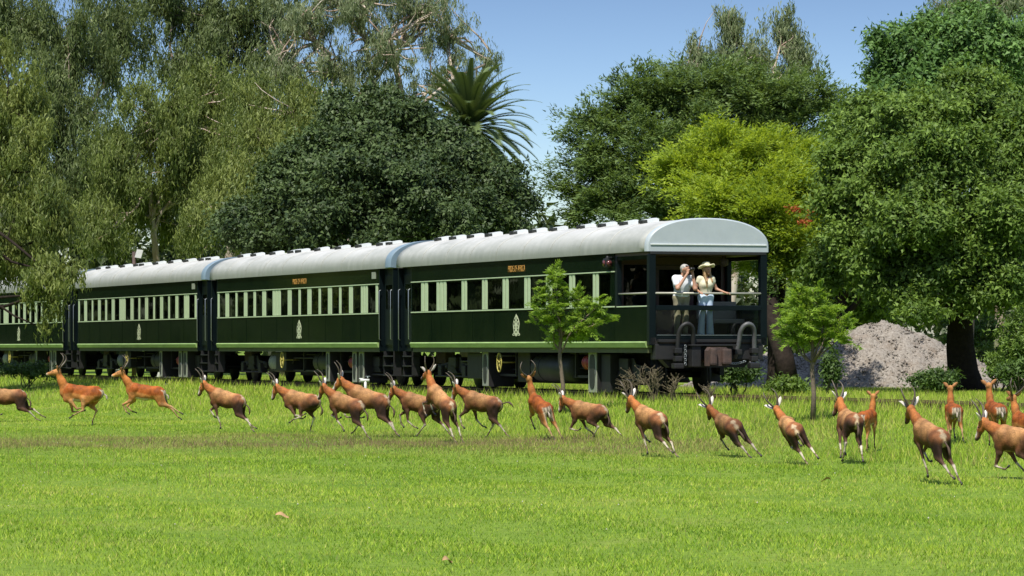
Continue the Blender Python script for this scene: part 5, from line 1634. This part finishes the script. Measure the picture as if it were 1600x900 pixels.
def head_prims(pr, c, yaw, tilt=0):
    f = np.array((math.sin(R(yaw)), -math.cos(R(yaw)), 0)); s = np.array((math.cos(R(yaw)), math.sin(R(yaw)), 0)); u = np.array((0, 0, 1.0))
    c = np.array(c)
    pr.append(('head', c + u*0.025 + f*-0.012, c + u*0.02 + f*0.02, 0.088, 0.082, None, 0.02))
    pr.append(('head', c + u*-0.02 + f*0.03, c + u*-0.085 + f*0.058, 0.066, 0.036, None, 0.03))
    pr.append(('head', c + f*0.088 + u*0.008, c + f*0.112 - u*0.028, 0.011, 0.016, None, 0.014))       # nose
    for k in (1, -1):
        pr.append(('head', c + s*k*0.083 - u*0.002, c + s*k*0.09 - u*0.035, 0.017, 0.010, None, 0.008))  # ear
        pr.append(('head', c + s*k*0.032 + f*0.083 + u*0.030, c + s*k*0.012 + f*0.088 + u*0.030, 0.012, 0.012, None, 0.012))  # brow
    return f, s, u

def face_parts(root, c, f, s, u, smile=False):
    c = np.array(c)
    for k in (1, -1):
        e = MB(); e.ball(c + s*k*0.032 + f*0.088 + u*0.008, 0.012, 8); e.build('eye', M_eye, root)
    m = MB(); m.ball(c + f*0.092 - u*0.062, (0.024 if smile else 0.02, 0.016, 0.012 if smile else 0.007), 8); m.build('mouth', M_lips, root)
    if smile:
        m = MB(); m.ball(c + f*0.099 - u*0.060, (0.017, 0.011, 0.005), 8); m.build('teeth', M_teeth, root)

def body_obj(nm, prims, mat, root, h=0.009, k=0.03, clip=None, grow=0.0):
    V, F = blend_body(prims, h, k, clip, grow)
    return link_mesh(nm, np_mesh(nm, V, F, mat, True), root)

def coach_point(x, y, z): return TC + TU*x + TN*y + Vector((0, 0, RAIL + z))

# ---- man leaning on the rail with binoculars
def man():
    p = coach_point(0.25, 0.56, 1.277)
    root = empty('person', p, (0, 0, math.asin(0.329)))
    root.scale = (0.97, 0.97, 0.955)
    tag(root, 'man in white shirt and khaki trousers raising binoculars at the balcony rail', 'person')
    body = []
    A = lambda tg, a, b, r1, r2, sc=None, k=0.03: body.append((tg, np.array(a, float), np.array(b, float), r1, r2, sc, k))
    legs = []
    for s in (-1, 1):
        legs += [('leg', np.array((s*0.085, 0.0, 0.92)), np.array((s*0.10, -0.01, 0.50)), 0.098, 0.062, None, 0.03),
                 ('leg', np.array((s*0.10, -0.01, 0.50)), np.array((s*0.11, 0.02, 0.10)), 0.062, 0.042, None, 0.03)]
    body += legs
    for s in (-1, 1): A('foot', (s*0.11, 0.03, 0.045), (s*0.13, -0.15, 0.035), 0.045, 0.036, None, 0.02)
    pelvis = [('pelvis', np.array((-0.06, 0.0, 0.94)), np.array((0.06, 0.0, 0.94)), 0.125, 0.125, (1, 0.85, 1), 0.04)]
    body += pelvis
    tor = [('torso', np.array((0, 0.0, 0.98)), np.array((0, -0.05, 1.18)), 0.150, 0.155, (1.1, 0.82, 1), 0.05),
           ('torso', np.array((-0.07, -0.07, 1.27)), np.array((0.07, -0.07, 1.27)), 0.140, 0.140, (1, 0.85, 1), 0.05),
           ('torso', np.array((-0.165, -0.09, 1.385)), np.array((0.165, -0.09, 1.385)), 0.068, 0.068, None, 0.06)]
    body += tor
    A('neck', (0, -0.09, 1.40), (0.01, -0.13, 1.53), 0.058, 0.052)
    hc = np.array((0.025, -0.165, 1.60)); f, s_, u = head_prims(body, hc, 34)
    up_l = [('arm', np.array((-0.19, -0.09, 1.385)), np.array((-0.205, -0.30, 1.15)), 0.060, 0.046, None, 0.03)]
    up_r = [('arm', np.array((0.19, -0.09, 1.385)), np.array((0.235, -0.29, 1.14)), 0.060, 0.046, None, 0.03)]
    body += up_l + up_r
    bc = hc + f*0.165 + u*0.005          # binoculars
    hl = bc - s_*0.07 + u*-0.055 + f*-0.02; hr = bc + s_*0.07 + u*-0.055 + f*-0.01
    A('arm', (-0.205, -0.30, 1.15), hl - np.array((0.02, 0, 0.05)), 0.045, 0.028); A('arm', (0.235, -0.29, 1.14), hr - np.array((-0.01, 0, 0.05)), 0.045, 0.028)
    hand(body, hl - np.array((0.015, 0, 0.045)), (0.15, 0, 1), f*-1 + np.array((0, 0, 0.1)), s_, 42, 0.95)
    hand(body, hr - np.array((-0.01, 0, 0.045)), (-0.15, 0, 1), f*-1 + np.array((0, 0, 0.1)), -s_, 42, 0.95)
    body_obj('body', body, M_skin, root, 0.0085)
    face_parts(root, hc, f, s_, u)
    body_obj('shirt', tor + [pelvis[0]] + [(a[0], a[1], a[1]*0.42 + a[2]*0.58, a[3]*1.12, a[3]*1.08, None, 0.03) for a in (up_l[0], up_r[0])], M_white, root, 0.012, grow=0.012,
             clip=lambda G: np.maximum(0.945 - G[..., 2], -9))
    body_obj('trousers', legs + pelvis, M_khaki, root, 0.012, grow=0.016, clip=lambda G: np.maximum(G[..., 2] - 0.985, 0.075 - G[..., 2]))
    b = MB(); b.tube([(0.145*math.cos(t), 0.122*math.sin(t), 0.978) for t in [2*math.pi*i/24 for i in range(25)]], 0.014, 6, cap=False); b.build('belt', M_dark, root)
    c = MB(); c.tube([(0.085*math.cos(t) + 0.0, -0.085 + 0.075*math.sin(t), 1.445 + 0.02*math.sin(t)) for t in [2*math.pi*i/20 for i in range(21)]], 0.016, 6, cap=False); c.build('collar', M_dark, root)
    body_obj('hair', [('h', hc + u*0.035 - f*0.02, hc + u*0.035 + f*0.012, 0.092, 0.085, None, 0.02), ('h', hc - f*0.035 + u*0.02, hc - f*0.05 - u*0.05, 0.075, 0.055, None, 0.03)], M_greyh, root, 0.009,
             clip=lambda G: ((G - hc) @ f)*0.8 - (G[..., 2] - hc[2])*0.9 - 0.004)
    g = MB()
    for k in (1, -1): g.ball(hc + s_*k*0.038 + f*0.072 + u*0.075, (0.03, 0.022, 0.018), 8)
    g.tube([hc + s_*-0.085 + u*0.055, hc + s_*-0.04 + f*0.075 + u*0.077, hc + s_*0.04 + f*0.075 + u*0.077, hc + s_*0.085 + u*0.055], 0.006, 5)
    g.build('sunglasses', M_dark, root)
    for k in (-1, 1):
        sh = MB(); sh.tube([(k*0.11, 0.085, 0.04), (k*0.11, 0.04, 0.05), (k*0.125, -0.08, 0.045), (k*0.132, -0.19, 0.03)], [0.04, 0.055, 0.052, 0.03], 10); sh.build('shoe', M_shoe, root)
    # binoculars are a thing of their own, held in the hands
    M = Matrix.LocRotScale(p, root.rotation_euler, root.scale)
    bo = MB()
    for k in (1, -1):
        q = bc + s_*k*0.034
        bo.tube([M @ Vector(q - f*0.055), M @ Vector(q - f*0.01), M @ Vector(q + f*0.0), M @ Vector(q + f*0.075)], [0.018, 0.021, 0.029, 0.032], 12)
    bo.tube([M @ Vector(bc - s_*0.03), M @ Vector(bc + s_*0.03)], 0.014, 8)
    o = bo.build('binoculars', M_dark)
    tag(o, 'small black binoculars held to the eyes of the man', 'binoculars')
man()

# ---- woman in a straw hat, one hand on the rail
def woman():
    p = coach_point(0.17, 0.0, 1.277)
    root = empty('person', p, (0, 0, math.asin(0.329) - R(6)))
    root.scale = (0.97, 0.97, 0.965)
    tag(root, 'laughing woman in cream hat, sleeveless top and pale jeans at the balcony rail', 'person')
    body = []
    A = lambda tg, a, b, r1, r2, sc=None, k=0.03: body.append((tg, np.array(a, float), np.array(b, float), r1, r2, sc, k))
    legs = []
    for s in (-1, 1):
        legs += [('leg', np.array((s*0.075, 0, 0.93)), np.array((s*0.092, -0.01, 0.50)), 0.090, 0.058, None, 0.03),
                 ('leg', np.array((s*0.092, -0.01, 0.50)), np.array((s*0.112, 0.01, 0.09)), 0.055, 0.038, None, 0.03)]
    body += legs
    for s in (-1, 1): A('foot', (s*0.112, 0.02, 0.04), (s*0.125, -0.13, 0.03), 0.038, 0.028, None, 0.02)
    pel = [('pelvis', np.array((-0.06, 0.01, 0.94)), np.array((0.06, 0.01, 0.94)), 0.115, 0.115, (1.02, 0.85, 1), 0.04)]
    body += pel
    tor = [('torso', np.array((0, 0, 1.0)), np.array((0, -0.01, 1.12)), 0.112, 0.115, (1.12, 0.8, 1), 0.05),
           ('torso', np.array((-0.05, -0.02, 1.235)), np.array((0.05, -0.02, 1.235)), 0.118, 0.118, (1, 0.85, 1), 0.05),
           ('torso', np.array((-0.055, -0.075, 1.225)), np.array((0.055, -0.075, 1.225)), 0.060, 0.060, None, 0.05),
           ('torso', np.array((-0.135, -0.01, 1.36)), np.array((0.135, -0.01, 1.36)), 0.052, 0.052, None, 0.05)]
    body += tor
    A('neck', (0, -0.01, 1.38), (0.005, -0.03, 1.50), 0.045, 0.042)
    hc = np.array((0.015, -0.045, 1.575)); f, s_, u = head_prims(body, hc, 24)
    A('arm', (0.155, -0.01, 1.36), (0.262, 0.02, 1.13), 0.047, 0.034); A('arm', (0.262, 0.02, 1.13), (0.42, -0.16, 1.045), 0.034, 0.023)
    A('arm', (-0.155, -0.01, 1.36), (-0.235, 0.03, 1.13), 0.047, 0.034); A('arm', (-0.235, 0.03, 1.13), (-0.20, -0.20, 1.05), 0.034, 0.023)
    hand(body, (0.425, -0.168, 1.043), (0.8, -0.5, -0.1), (-0.5, -0.8, 0), (0, 0, -1), 26, 0.88)
    hand(body, (-0.20, -0.205, 1.048), (0.1, -1, -0.08), (1, 0, 0), (0, 0, -1), 30, 0.88)
    body_obj('body', body, M_skin, root, 0.0085)
    face_parts(root, hc, f, s_, u, True)
    V_neck = lambda G: np.maximum(1.0 - G[..., 2], np.maximum((G[..., 2] - 1.27) - np.abs(G[..., 0])*2.0, -9)*np.where(G[..., 1] < 0, 1, 0) + np.where(G[..., 1] < 0, 0, -1))
    body_obj('top', tor + [('s', np.array((-0.15, -0.01, 1.365)), np.array((-0.175, -0.005, 1.30)), 0.058, 0.052, None, 0.03), ('s', np.array((0.15, -0.01, 1.365)), np.array((0.175, -0.005, 1.30)), 0.058, 0.052, None, 0.03)],
             M_vest, root, 0.011, grow=0.012, clip=V_neck)
    jeans = [(l[0], l[1], l[2], l[3], l[4] if i % 2 == 0 else 0.074, None, 0.012) for i, l in enumerate(legs)] + pel
    body_obj('jeans', jeans, M_jeans, root, 0.012, grow=0.012, clip=lambda G: np.maximum(G[..., 2] - 1.03, 0.03 - G[..., 2]))
    b = MB(); b.tube([(0.128*math.cos(t), 0.005 + 0.105*math.sin(t), 1.03) for t in [2*math.pi*i/24 for i in range(25)]], 0.012, 6, cap=False); b.build('waistband', M_jeans, root)
    b = MB(); b.disc((0.0, -0.108, 1.01), (0, 1, 0), 0.012, 0.012, 8); b.build('button', M_dark, root)
    # long hair
    hp = [('h', hc + u*0.03 - f*0.025, hc + u*0.03 + f*0.0, 0.094, 0.088, None, 0.02), ('h', hc - f*0.04, hc - f*0.06 - u*0.20, 0.075, 0.06, None, 0.03)]
    for k in (1, -1):
        hp += [('h', hc + s_*k*0.075 + u*0.02, hc + s_*k*0.078 + f*0.02 - u*0.12, 0.030, 0.030, None, 0.02), ('h', hc + s_*k*0.078 + f*0.02 - u*0.12, hc + s_*k*0.082 + f*0.085 - u*0.27, 0.030, 0.026, None, 0.02),
               ('h', hc + s_*k*0.082 + f*0.085 - u*0.27, hc + s_*k*0.075 + f*0.10 - u*0.42, 0.026, 0.010, None, 0.02)]
    body_obj('hair', hp, M_blond, root, 0.010)
    # hat with wide brim, tipped back
    ht = MB(); prof = [(0.0, 0.118), (0.05, 0.124), (0.085, 0.112), (0.102, 0.08), (0.108, 0.03), (0.115, 0.0), (0.15, -0.012), (0.19, -0.008), (0.205, 0.006), (0.19, -0.020), (0.15, -0.024), (0.105, -0.014), (0.10, 0.02)]
    n = 28; vs = []; fs = []
    c0 = hc + u*0.062 - f*0.018
    tilt = Matrix.Rotation(R(-14), 4, Vector(s_))
    for (r_, z) in prof:
        for i in range(n):
            a = 2*math.pi*i/n
            q = Vector((r_*math.cos(a), r_*math.sin(a), z + (0.03*math.sin(2*a)**2 if r_ > 0.14 else 0)))
            vs.append(Vector(c0) + tilt @ q)
    for i in range(len(prof)-1):
        for k in range(n): fs.append((i*n+k, i*n+(k+1) % n, (i+1)*n+(k+1) % n, (i+1)*n+k))
    ht.add(vs, fs, True); ht.build('hat', M_straw, root)
    for k in (-1, 1):
        sh = MB(); sh.tube([(k*0.112, 0.06, 0.035), (k*0.114, 0.0, 0.04), (k*0.12, -0.10, 0.032), (k*0.126, -0.17, 0.02)], [0.03, 0.042, 0.04, 0.02], 10); sh.build('shoe', M_shoe, root)
woman()
# ------------------------------------------------------------------ grass
def meadow_mat():
    m, N, L = new_mat('meadow_grass_blade')
    o = N.new('ShaderNodeOutputMaterial')
    a = N.new('ShaderNodeAttribute'); a.attribute_name = 'tint'
    d = N.new('ShaderNodeAttribute'); d.attribute_name = 'dry'
    col = ramp(N, L, a.outputs['Fac'], [(0.0, (0.12, 0.24, 0.014)), (0.45, (0.31, 0.46, 0.035)), (0.8, (0.45, 0.54, 0.065)), (1.0, (0.56, 0.54, 0.15))])
    col = mixc(N, L, d.outputs['Fac'], col, (0.27, 0.19, 0.105))
    p = N.new('ShaderNodeBsdfPrincipled'); L.new(col, p.inputs['Base Color'])
    p.inputs['Roughness'].default_value = 0.6; p.inputs['Specular IOR Level'].default_value = 0.2
    t = N.new('ShaderNodeBsdfTranslucent'); L.new(col, t.inputs['Color'])
    mx = N.new('ShaderNodeMixShader'); mx.inputs[0].default_value = 0.4
    L.new(p.outputs[0], mx.inputs[1]); L.new(t.outputs[0], mx.inputs[2]); L.new(mx.outputs[0], o.inputs[0])
    return m
M_blade = meadow_mat()

def vnoise(x, y, seed, f):
    rg = np.random.default_rng(seed)
    s = np.zeros_like(x)
    for i in range(7):
        k = rg.normal(size=2)*f*(1.6**(i*0.6)); s += np.sin(x*k[0] + y*k[1] + rg.random()*6.28)/(1 + 0.35*i)
    return s/3.2

def blades(x, y, h, w, lean, tint, dry, rg, name, label):
    n = len(x); z = ground_z(x, y) - 0.006
    a = rg.random(n)*2*np.pi
    dx, dy = np.cos(a), np.sin(a)
    la = rg.random(n)*2*np.pi
    lx, ly = np.cos(la)*lean*h, np.sin(la)*lean*h
    V = np.empty((n, 3, 3))
    V[:, 0] = np.stack([x - dx*w/2, y - dy*w/2, z], 1)
    V[:, 1] = np.stack([x + dx*w/2, y + dy*w/2, z], 1)
    V[:, 2] = np.stack([x + lx, y + ly, z + h], 1)
    me = np_mesh(name, V.reshape(-1, 3), np.arange(3*n).reshape(n, 3), M_blade, False, {'tint': np.repeat(np.clip(tint, 0, 1), 3), 'dry': np.repeat(np.clip(dry, 0, 1), 3)})
    o = link_mesh(name, me); tag(o, label, 'grass', kind='stuff')
    return o

def scatter(n, y0, y1, p, rg, margin=1.22):
    """points over the wedge of meadow in view, density falling as 1/distance^p"""
    u = rg.random(n)
    e = 2 - p
    Y = (y0**e + u*(y1**e - y0**e))**(1/e) if abs(e) > 1e-6 else y0*(y1/y0)**u
    X = (rg.random(n)*2 - 1)*(0.1333*margin*Y + 0.6)
    return X, Y

def lawn():
    rg = np.random.default_rng(200)
    X, Y = scatter(560000, 26, 120, 1.15, rg)
    d = (X - TC.x)*TN.x + (Y - TC.y)*TN.y
    keep = (d > 1.75) | (d < -2.6)
    X, Y, d = X[keep], Y[keep], d[keep]
    n = len(X)
    big = vnoise(X, Y, 1, 0.35); mid = vnoise(X, Y, 2, 1.6); fine = vnoise(X, Y, 3, 5.0)
    tall = sstep(13, 4, d)*1.0
    h = (0.028 + 0.022*rg.random(n) + 0.012*mid + 0.009*fine)*(1 + 0.9*tall)
    band = np.exp(-((Y - 70 + 0.25*X + 1.5*np.sin(X*0.35))/5.5)**2)*sstep(7.5, 1, X)
    dry = 1.35*band*np.clip(0.42 + 0.6*mid + 0.9*rg.random(n) - 0.3, 0, 1) + np.where(rg.random(n) < 0.05 + 0.10*tall, 0.6, 0) + 0.5*np.clip(vnoise(X, Y, 9, 0.9) - 0.55, 0, 1)
    h = h*(1 + 0.5*band)
    tint = 0.44 + 0.26*big + 0.20*mid + 0.18*fine + 0.26*rg.normal(size=n) + 0.10*tall - 0.08*np.exp(-((Y-62)/9)**2)
    w = (0.006 + 0.004*rg.random(n))*(0.7 + Y/70)
    blades(X, Y, np.maximum(h, 0.025), w, 0.30 + 0.8*rg.random(n), tint, dry, rg, 'grass', 'bright green meadow grass covering the whole foreground')
    # ranker grass towards and around the line
    X, Y = scatter(150000, 55, 150, 1.0, rg)
    d = (X - TC.x)*TN.x + (Y - TC.y)*TN.y
    tuft = vnoise(X, Y, 7, 1.3)
    along = (X - TC.x)*TU.x + (Y - TC.y)*TU.y
    keep = ((d > 1.7) & (d < 7.5 + 2*tuft)) | ((d < -1.9) & (d > -9)) | ((np.abs(d) < 1.8) & (along < -0.3))
    keep &= (tuft + 0.6*rg.random(len(X)) > -0.35)
    X, Y, d, tuft, along = [q[keep] for q in (X, Y, d, tuft, along)]
    n = len(X)
    h = 0.10 + 0.13*rg.random(n)**1.5 + 0.05*tuft
    h = np.where((d < 3.4) & (d > -2), h*1.25, h)
    blades(X, Y, np.maximum(h, 0.06), (0.009 + 0.006*rg.random(n))*(0.6 + Y/90), 0.25 + 0.4*rg.random(n), 0.55 + 0.2*tuft + 0.2*rg.normal(size=n), np.where(rg.random(n) < 0.16, 0.7, 0.05), rg,
           'rank_grass', 'taller yellowish grass along the railway line')
    # thin flowering stalks standing in the meadow
    X, Y = scatter(9000, 50, 88, 1.0, rg)
    band = np.exp(-((Y - 70 + 0.25*X)/6.0)**2)*sstep(7.5, 1, X)
    keep = rg.random(len(X)) < 0.12 + 0.88*band
    X, Y = X[keep], Y[keep]; n = len(X)
    blades(X, Y, 0.16 + 0.16*rg.random(n)**2, np.full(n, 0.009), 0.1 + 0.2*rg.random(n), np.full(n, 0.35), np.where(rg.random(n) < 0.7, 0.8, 0.2), rg, 'grass_stalk', 'thin brownish seed stalks standing in the meadow')
lawn()

# white clover heads sprinkled in the meadow
M_clover = surf('clover_white', (0.50, 0.50, 0.38), None, 0.8, 9, 0.5)
rg = np.random.default_rng(210)
X, Y = scatter(170, 36, 78, 1.0, rg)
n = len(X); base = np.array([(1,0,0), (-1,0,0), (0,1,0), (0,-1,0), (0,0,1), (0,0,-1)], float)
F8 = np.array([(0,2,4), (2,1,4), (1,3,4), (3,0,4), (2,0,5), (1,2,5), (3,1,5), (0,3,5)])
sz = 0.005 + 0.007*rg.random(n)**2
Vc = base[None]*sz[:, None, None] + np.stack([X, Y, ground_z(X, Y) + 0.05], 1)[:, None]
o = link_mesh('clover', np_mesh('clover', Vc.reshape(-1, 3), (F8[None] + 6*np.arange(n)[:, None, None]).reshape(-1, 3), M_clover))
tag(o, 'tiny white clover heads dotted through the meadow', 'clover', kind='stuff')

# fallen leaves on the near lawn
M_deadleaf = surf('dry_leaf', (0.42, 0.27, 0.13), (0.3, 0.17, 0.08), 0.8, 8, 0.8)
for (px, py, Y, lab) in ((441, 813, 40, 'curled dry leaf lying left of centre on the near lawn'), (700, 878, 32.2, 'pale dry leaf near the bottom middle of the lawn'), (1290, 752, 51.5, 'dry tuft of leaf on the lawn below the straight sapling')):
    c = at(px, py, Y); z = gz(c.x, c.y) + 0.035
    m = MB(); vs = []; fs = []
    for i in range(6):
        t = i/5; w = 0.030*math.sin(math.pi*(0.08 + 0.88*t))
        vs += [(-0.07+0.14*t, -w, 0.02*math.sin(t*5)), (-0.07+0.14*t, 0, -0.008+0.02*math.sin(t*5)), (-0.07+0.14*t, w, 0.012+0.02*math.sin(t*5))]
    for i in range(5):
        for k in range(2): fs.append((3*i+k, 3*i+3+k, 3*i+4+k, 3*i+1+k))
    m.add(vs, fs, True); o = m.build('fallen_leaf', M_deadleaf); o.location = (c.x, c.y, z); o.rotation_euler = (0.4, 0.1, px*0.1)
    tag(o, lab, 'leaf', 'fallen leaves')

# dry weeds in front of the last bogie
M_weed = surf('dry_weed_stem', (0.17, 0.14, 0.08), (0.10, 0.08, 0.045), 0.9, 9, 0.8)
def weed(px, py, Y, hgt, label, seed, n=9):
    rg = np.random.default_rng(seed); c = at(px, py, Y); z0 = gz(c.x, c.y)
    root = empty('dry_weed', (c.x, c.y, z0)); tag(root, label, 'weed', 'dry weeds by the track')
    m = MB(); f = MB()
    for k in range(n):
        a = rg.random()*6.28; e = Vector((math.cos(a)*hgt*0.45*rg.random(), math.sin(a)*hgt*0.3*rg.random(), hgt*(0.6 + 0.45*rg.random())))
        pts = bend((rg.normal()*0.03, rg.normal()*0.03, 0), e, rg, 6, 0.06)
        m.tube(pts, [0.009, 0.008, 0.007, 0.006, 0.005, 0.003], 4)
        for j in range(3, 6):
            for q in range(3):
                b_ = pts[j] + Vector((rg.normal()*0.09, rg.normal()*0.09, 0.05 + 0.08*rg.random()))
                m.tube([pts[j], b_], [0.005, 0.003], 3, cap=False)
                f.ball(b_, 0.007 + 0.007*rg.random(), 5)
    m.build('stem', M_weed, root); s = f.build('seed_head', M_weed, root); s['kind'] = 'stuff'
weed(985, 612, 84.0, 0.62, 'dry weed in front of the near bogie, left of the other weeds', 301)
weed(1022, 612, 83.0, 0.72, 'tallest dry weed in front of the near bogie', 302, 12)
weed(1052, 612, 82.5, 0.52, 'dry weed just left of the coupler', 303)
weed(1110, 612, 82.5, 0.42, 'short dry weed straight below the coupler', 304, 7)

# standpipe between the herd and the second coach
M_pvc = surf('white_pipe', (0.62, 0.62, 0.60), (0.45, 0.45, 0.42), 0.5, 9, 0.7)
c = at(571, 606, 97.5); z0 = gz(c.x, c.y)
m = MB(); m.tube([(0, 0, 0), (0, 0, 0.42)], 0.035, 10); m.tube([(-0.13, 0, 0.42), (0.10, 0, 0.42)], 0.04, 10); m.tube([(-0.16, 0, 0.46), (-0.05, 0, 0.46)], 0.02, 8)
root = empty('standpipe', (c.x, c.y, z0)); tag(root, 'white water standpipe on the grass below the second coach', 'standpipe')
m.build('pipe', M_pvc, root)
m = MB(); m.tube([(0.06, 0, 0.46), (0.06, 0, 0.52)], 0.02, 8); m.box(0.0, 0.12, -0.015, 0.015, 0.515, 0.535, 0.004); m.build('tap', M_steel, root)

# white things standing beyond the line, seen between the wheels
for (px, py, Y, w, h, lab) in ((252, 589, 150, 0.75, 0.30, 'white slab seen under the third coach'), (178, 588, 152, 0.42, 0.22, 'small white block seen under the third coach near the drooping tree')):
    c = at(px, py, Y); z0 = gz(c.x, c.y)
    root = empty('concrete_block', (c.x, c.y, z0)); tag(root, lab, 'block', 'white blocks beyond the line')
    zt = max(0.3, CAMZ - (py - 8 - 543)*Y/6000 - z0)
    m = MB(); m.box(-w/2, w/2, -0.2, 0.2, 0.0, zt, 0.03); m.build('block', M_pvc, root)
    m = MB(); m.box(-w/2-0.03, w/2+0.03, -0.23, 0.23, zt+0.002, zt+0.06, 0.02); m.build('cap', M_panelw, root)

# floodlight above the third coach
c = at(214, 397, 160); z0 = gz(c.x, c.y)
root = empty('floodlight', (c.x, c.y, z0)); tag(root, 'white floodlight on a brown post above the third coach roof', 'floodlight')
H = c.z - z0
m = MB(); m.tube([(-0.12, 0, 0), (-0.12, 0, H+0.1)], [0.10, 0.08], 8); m.build('post', M_rust, root)
m = MB(); m.prism([(-0.16, -0.14), (0.10, -0.18), (0.20, 0.16), (-0.06, 0.20)], 'y', -0.1, 0.08); q = m.build('lamp_head', M_pvc, root); q.location = (0.08, -0.1, H)
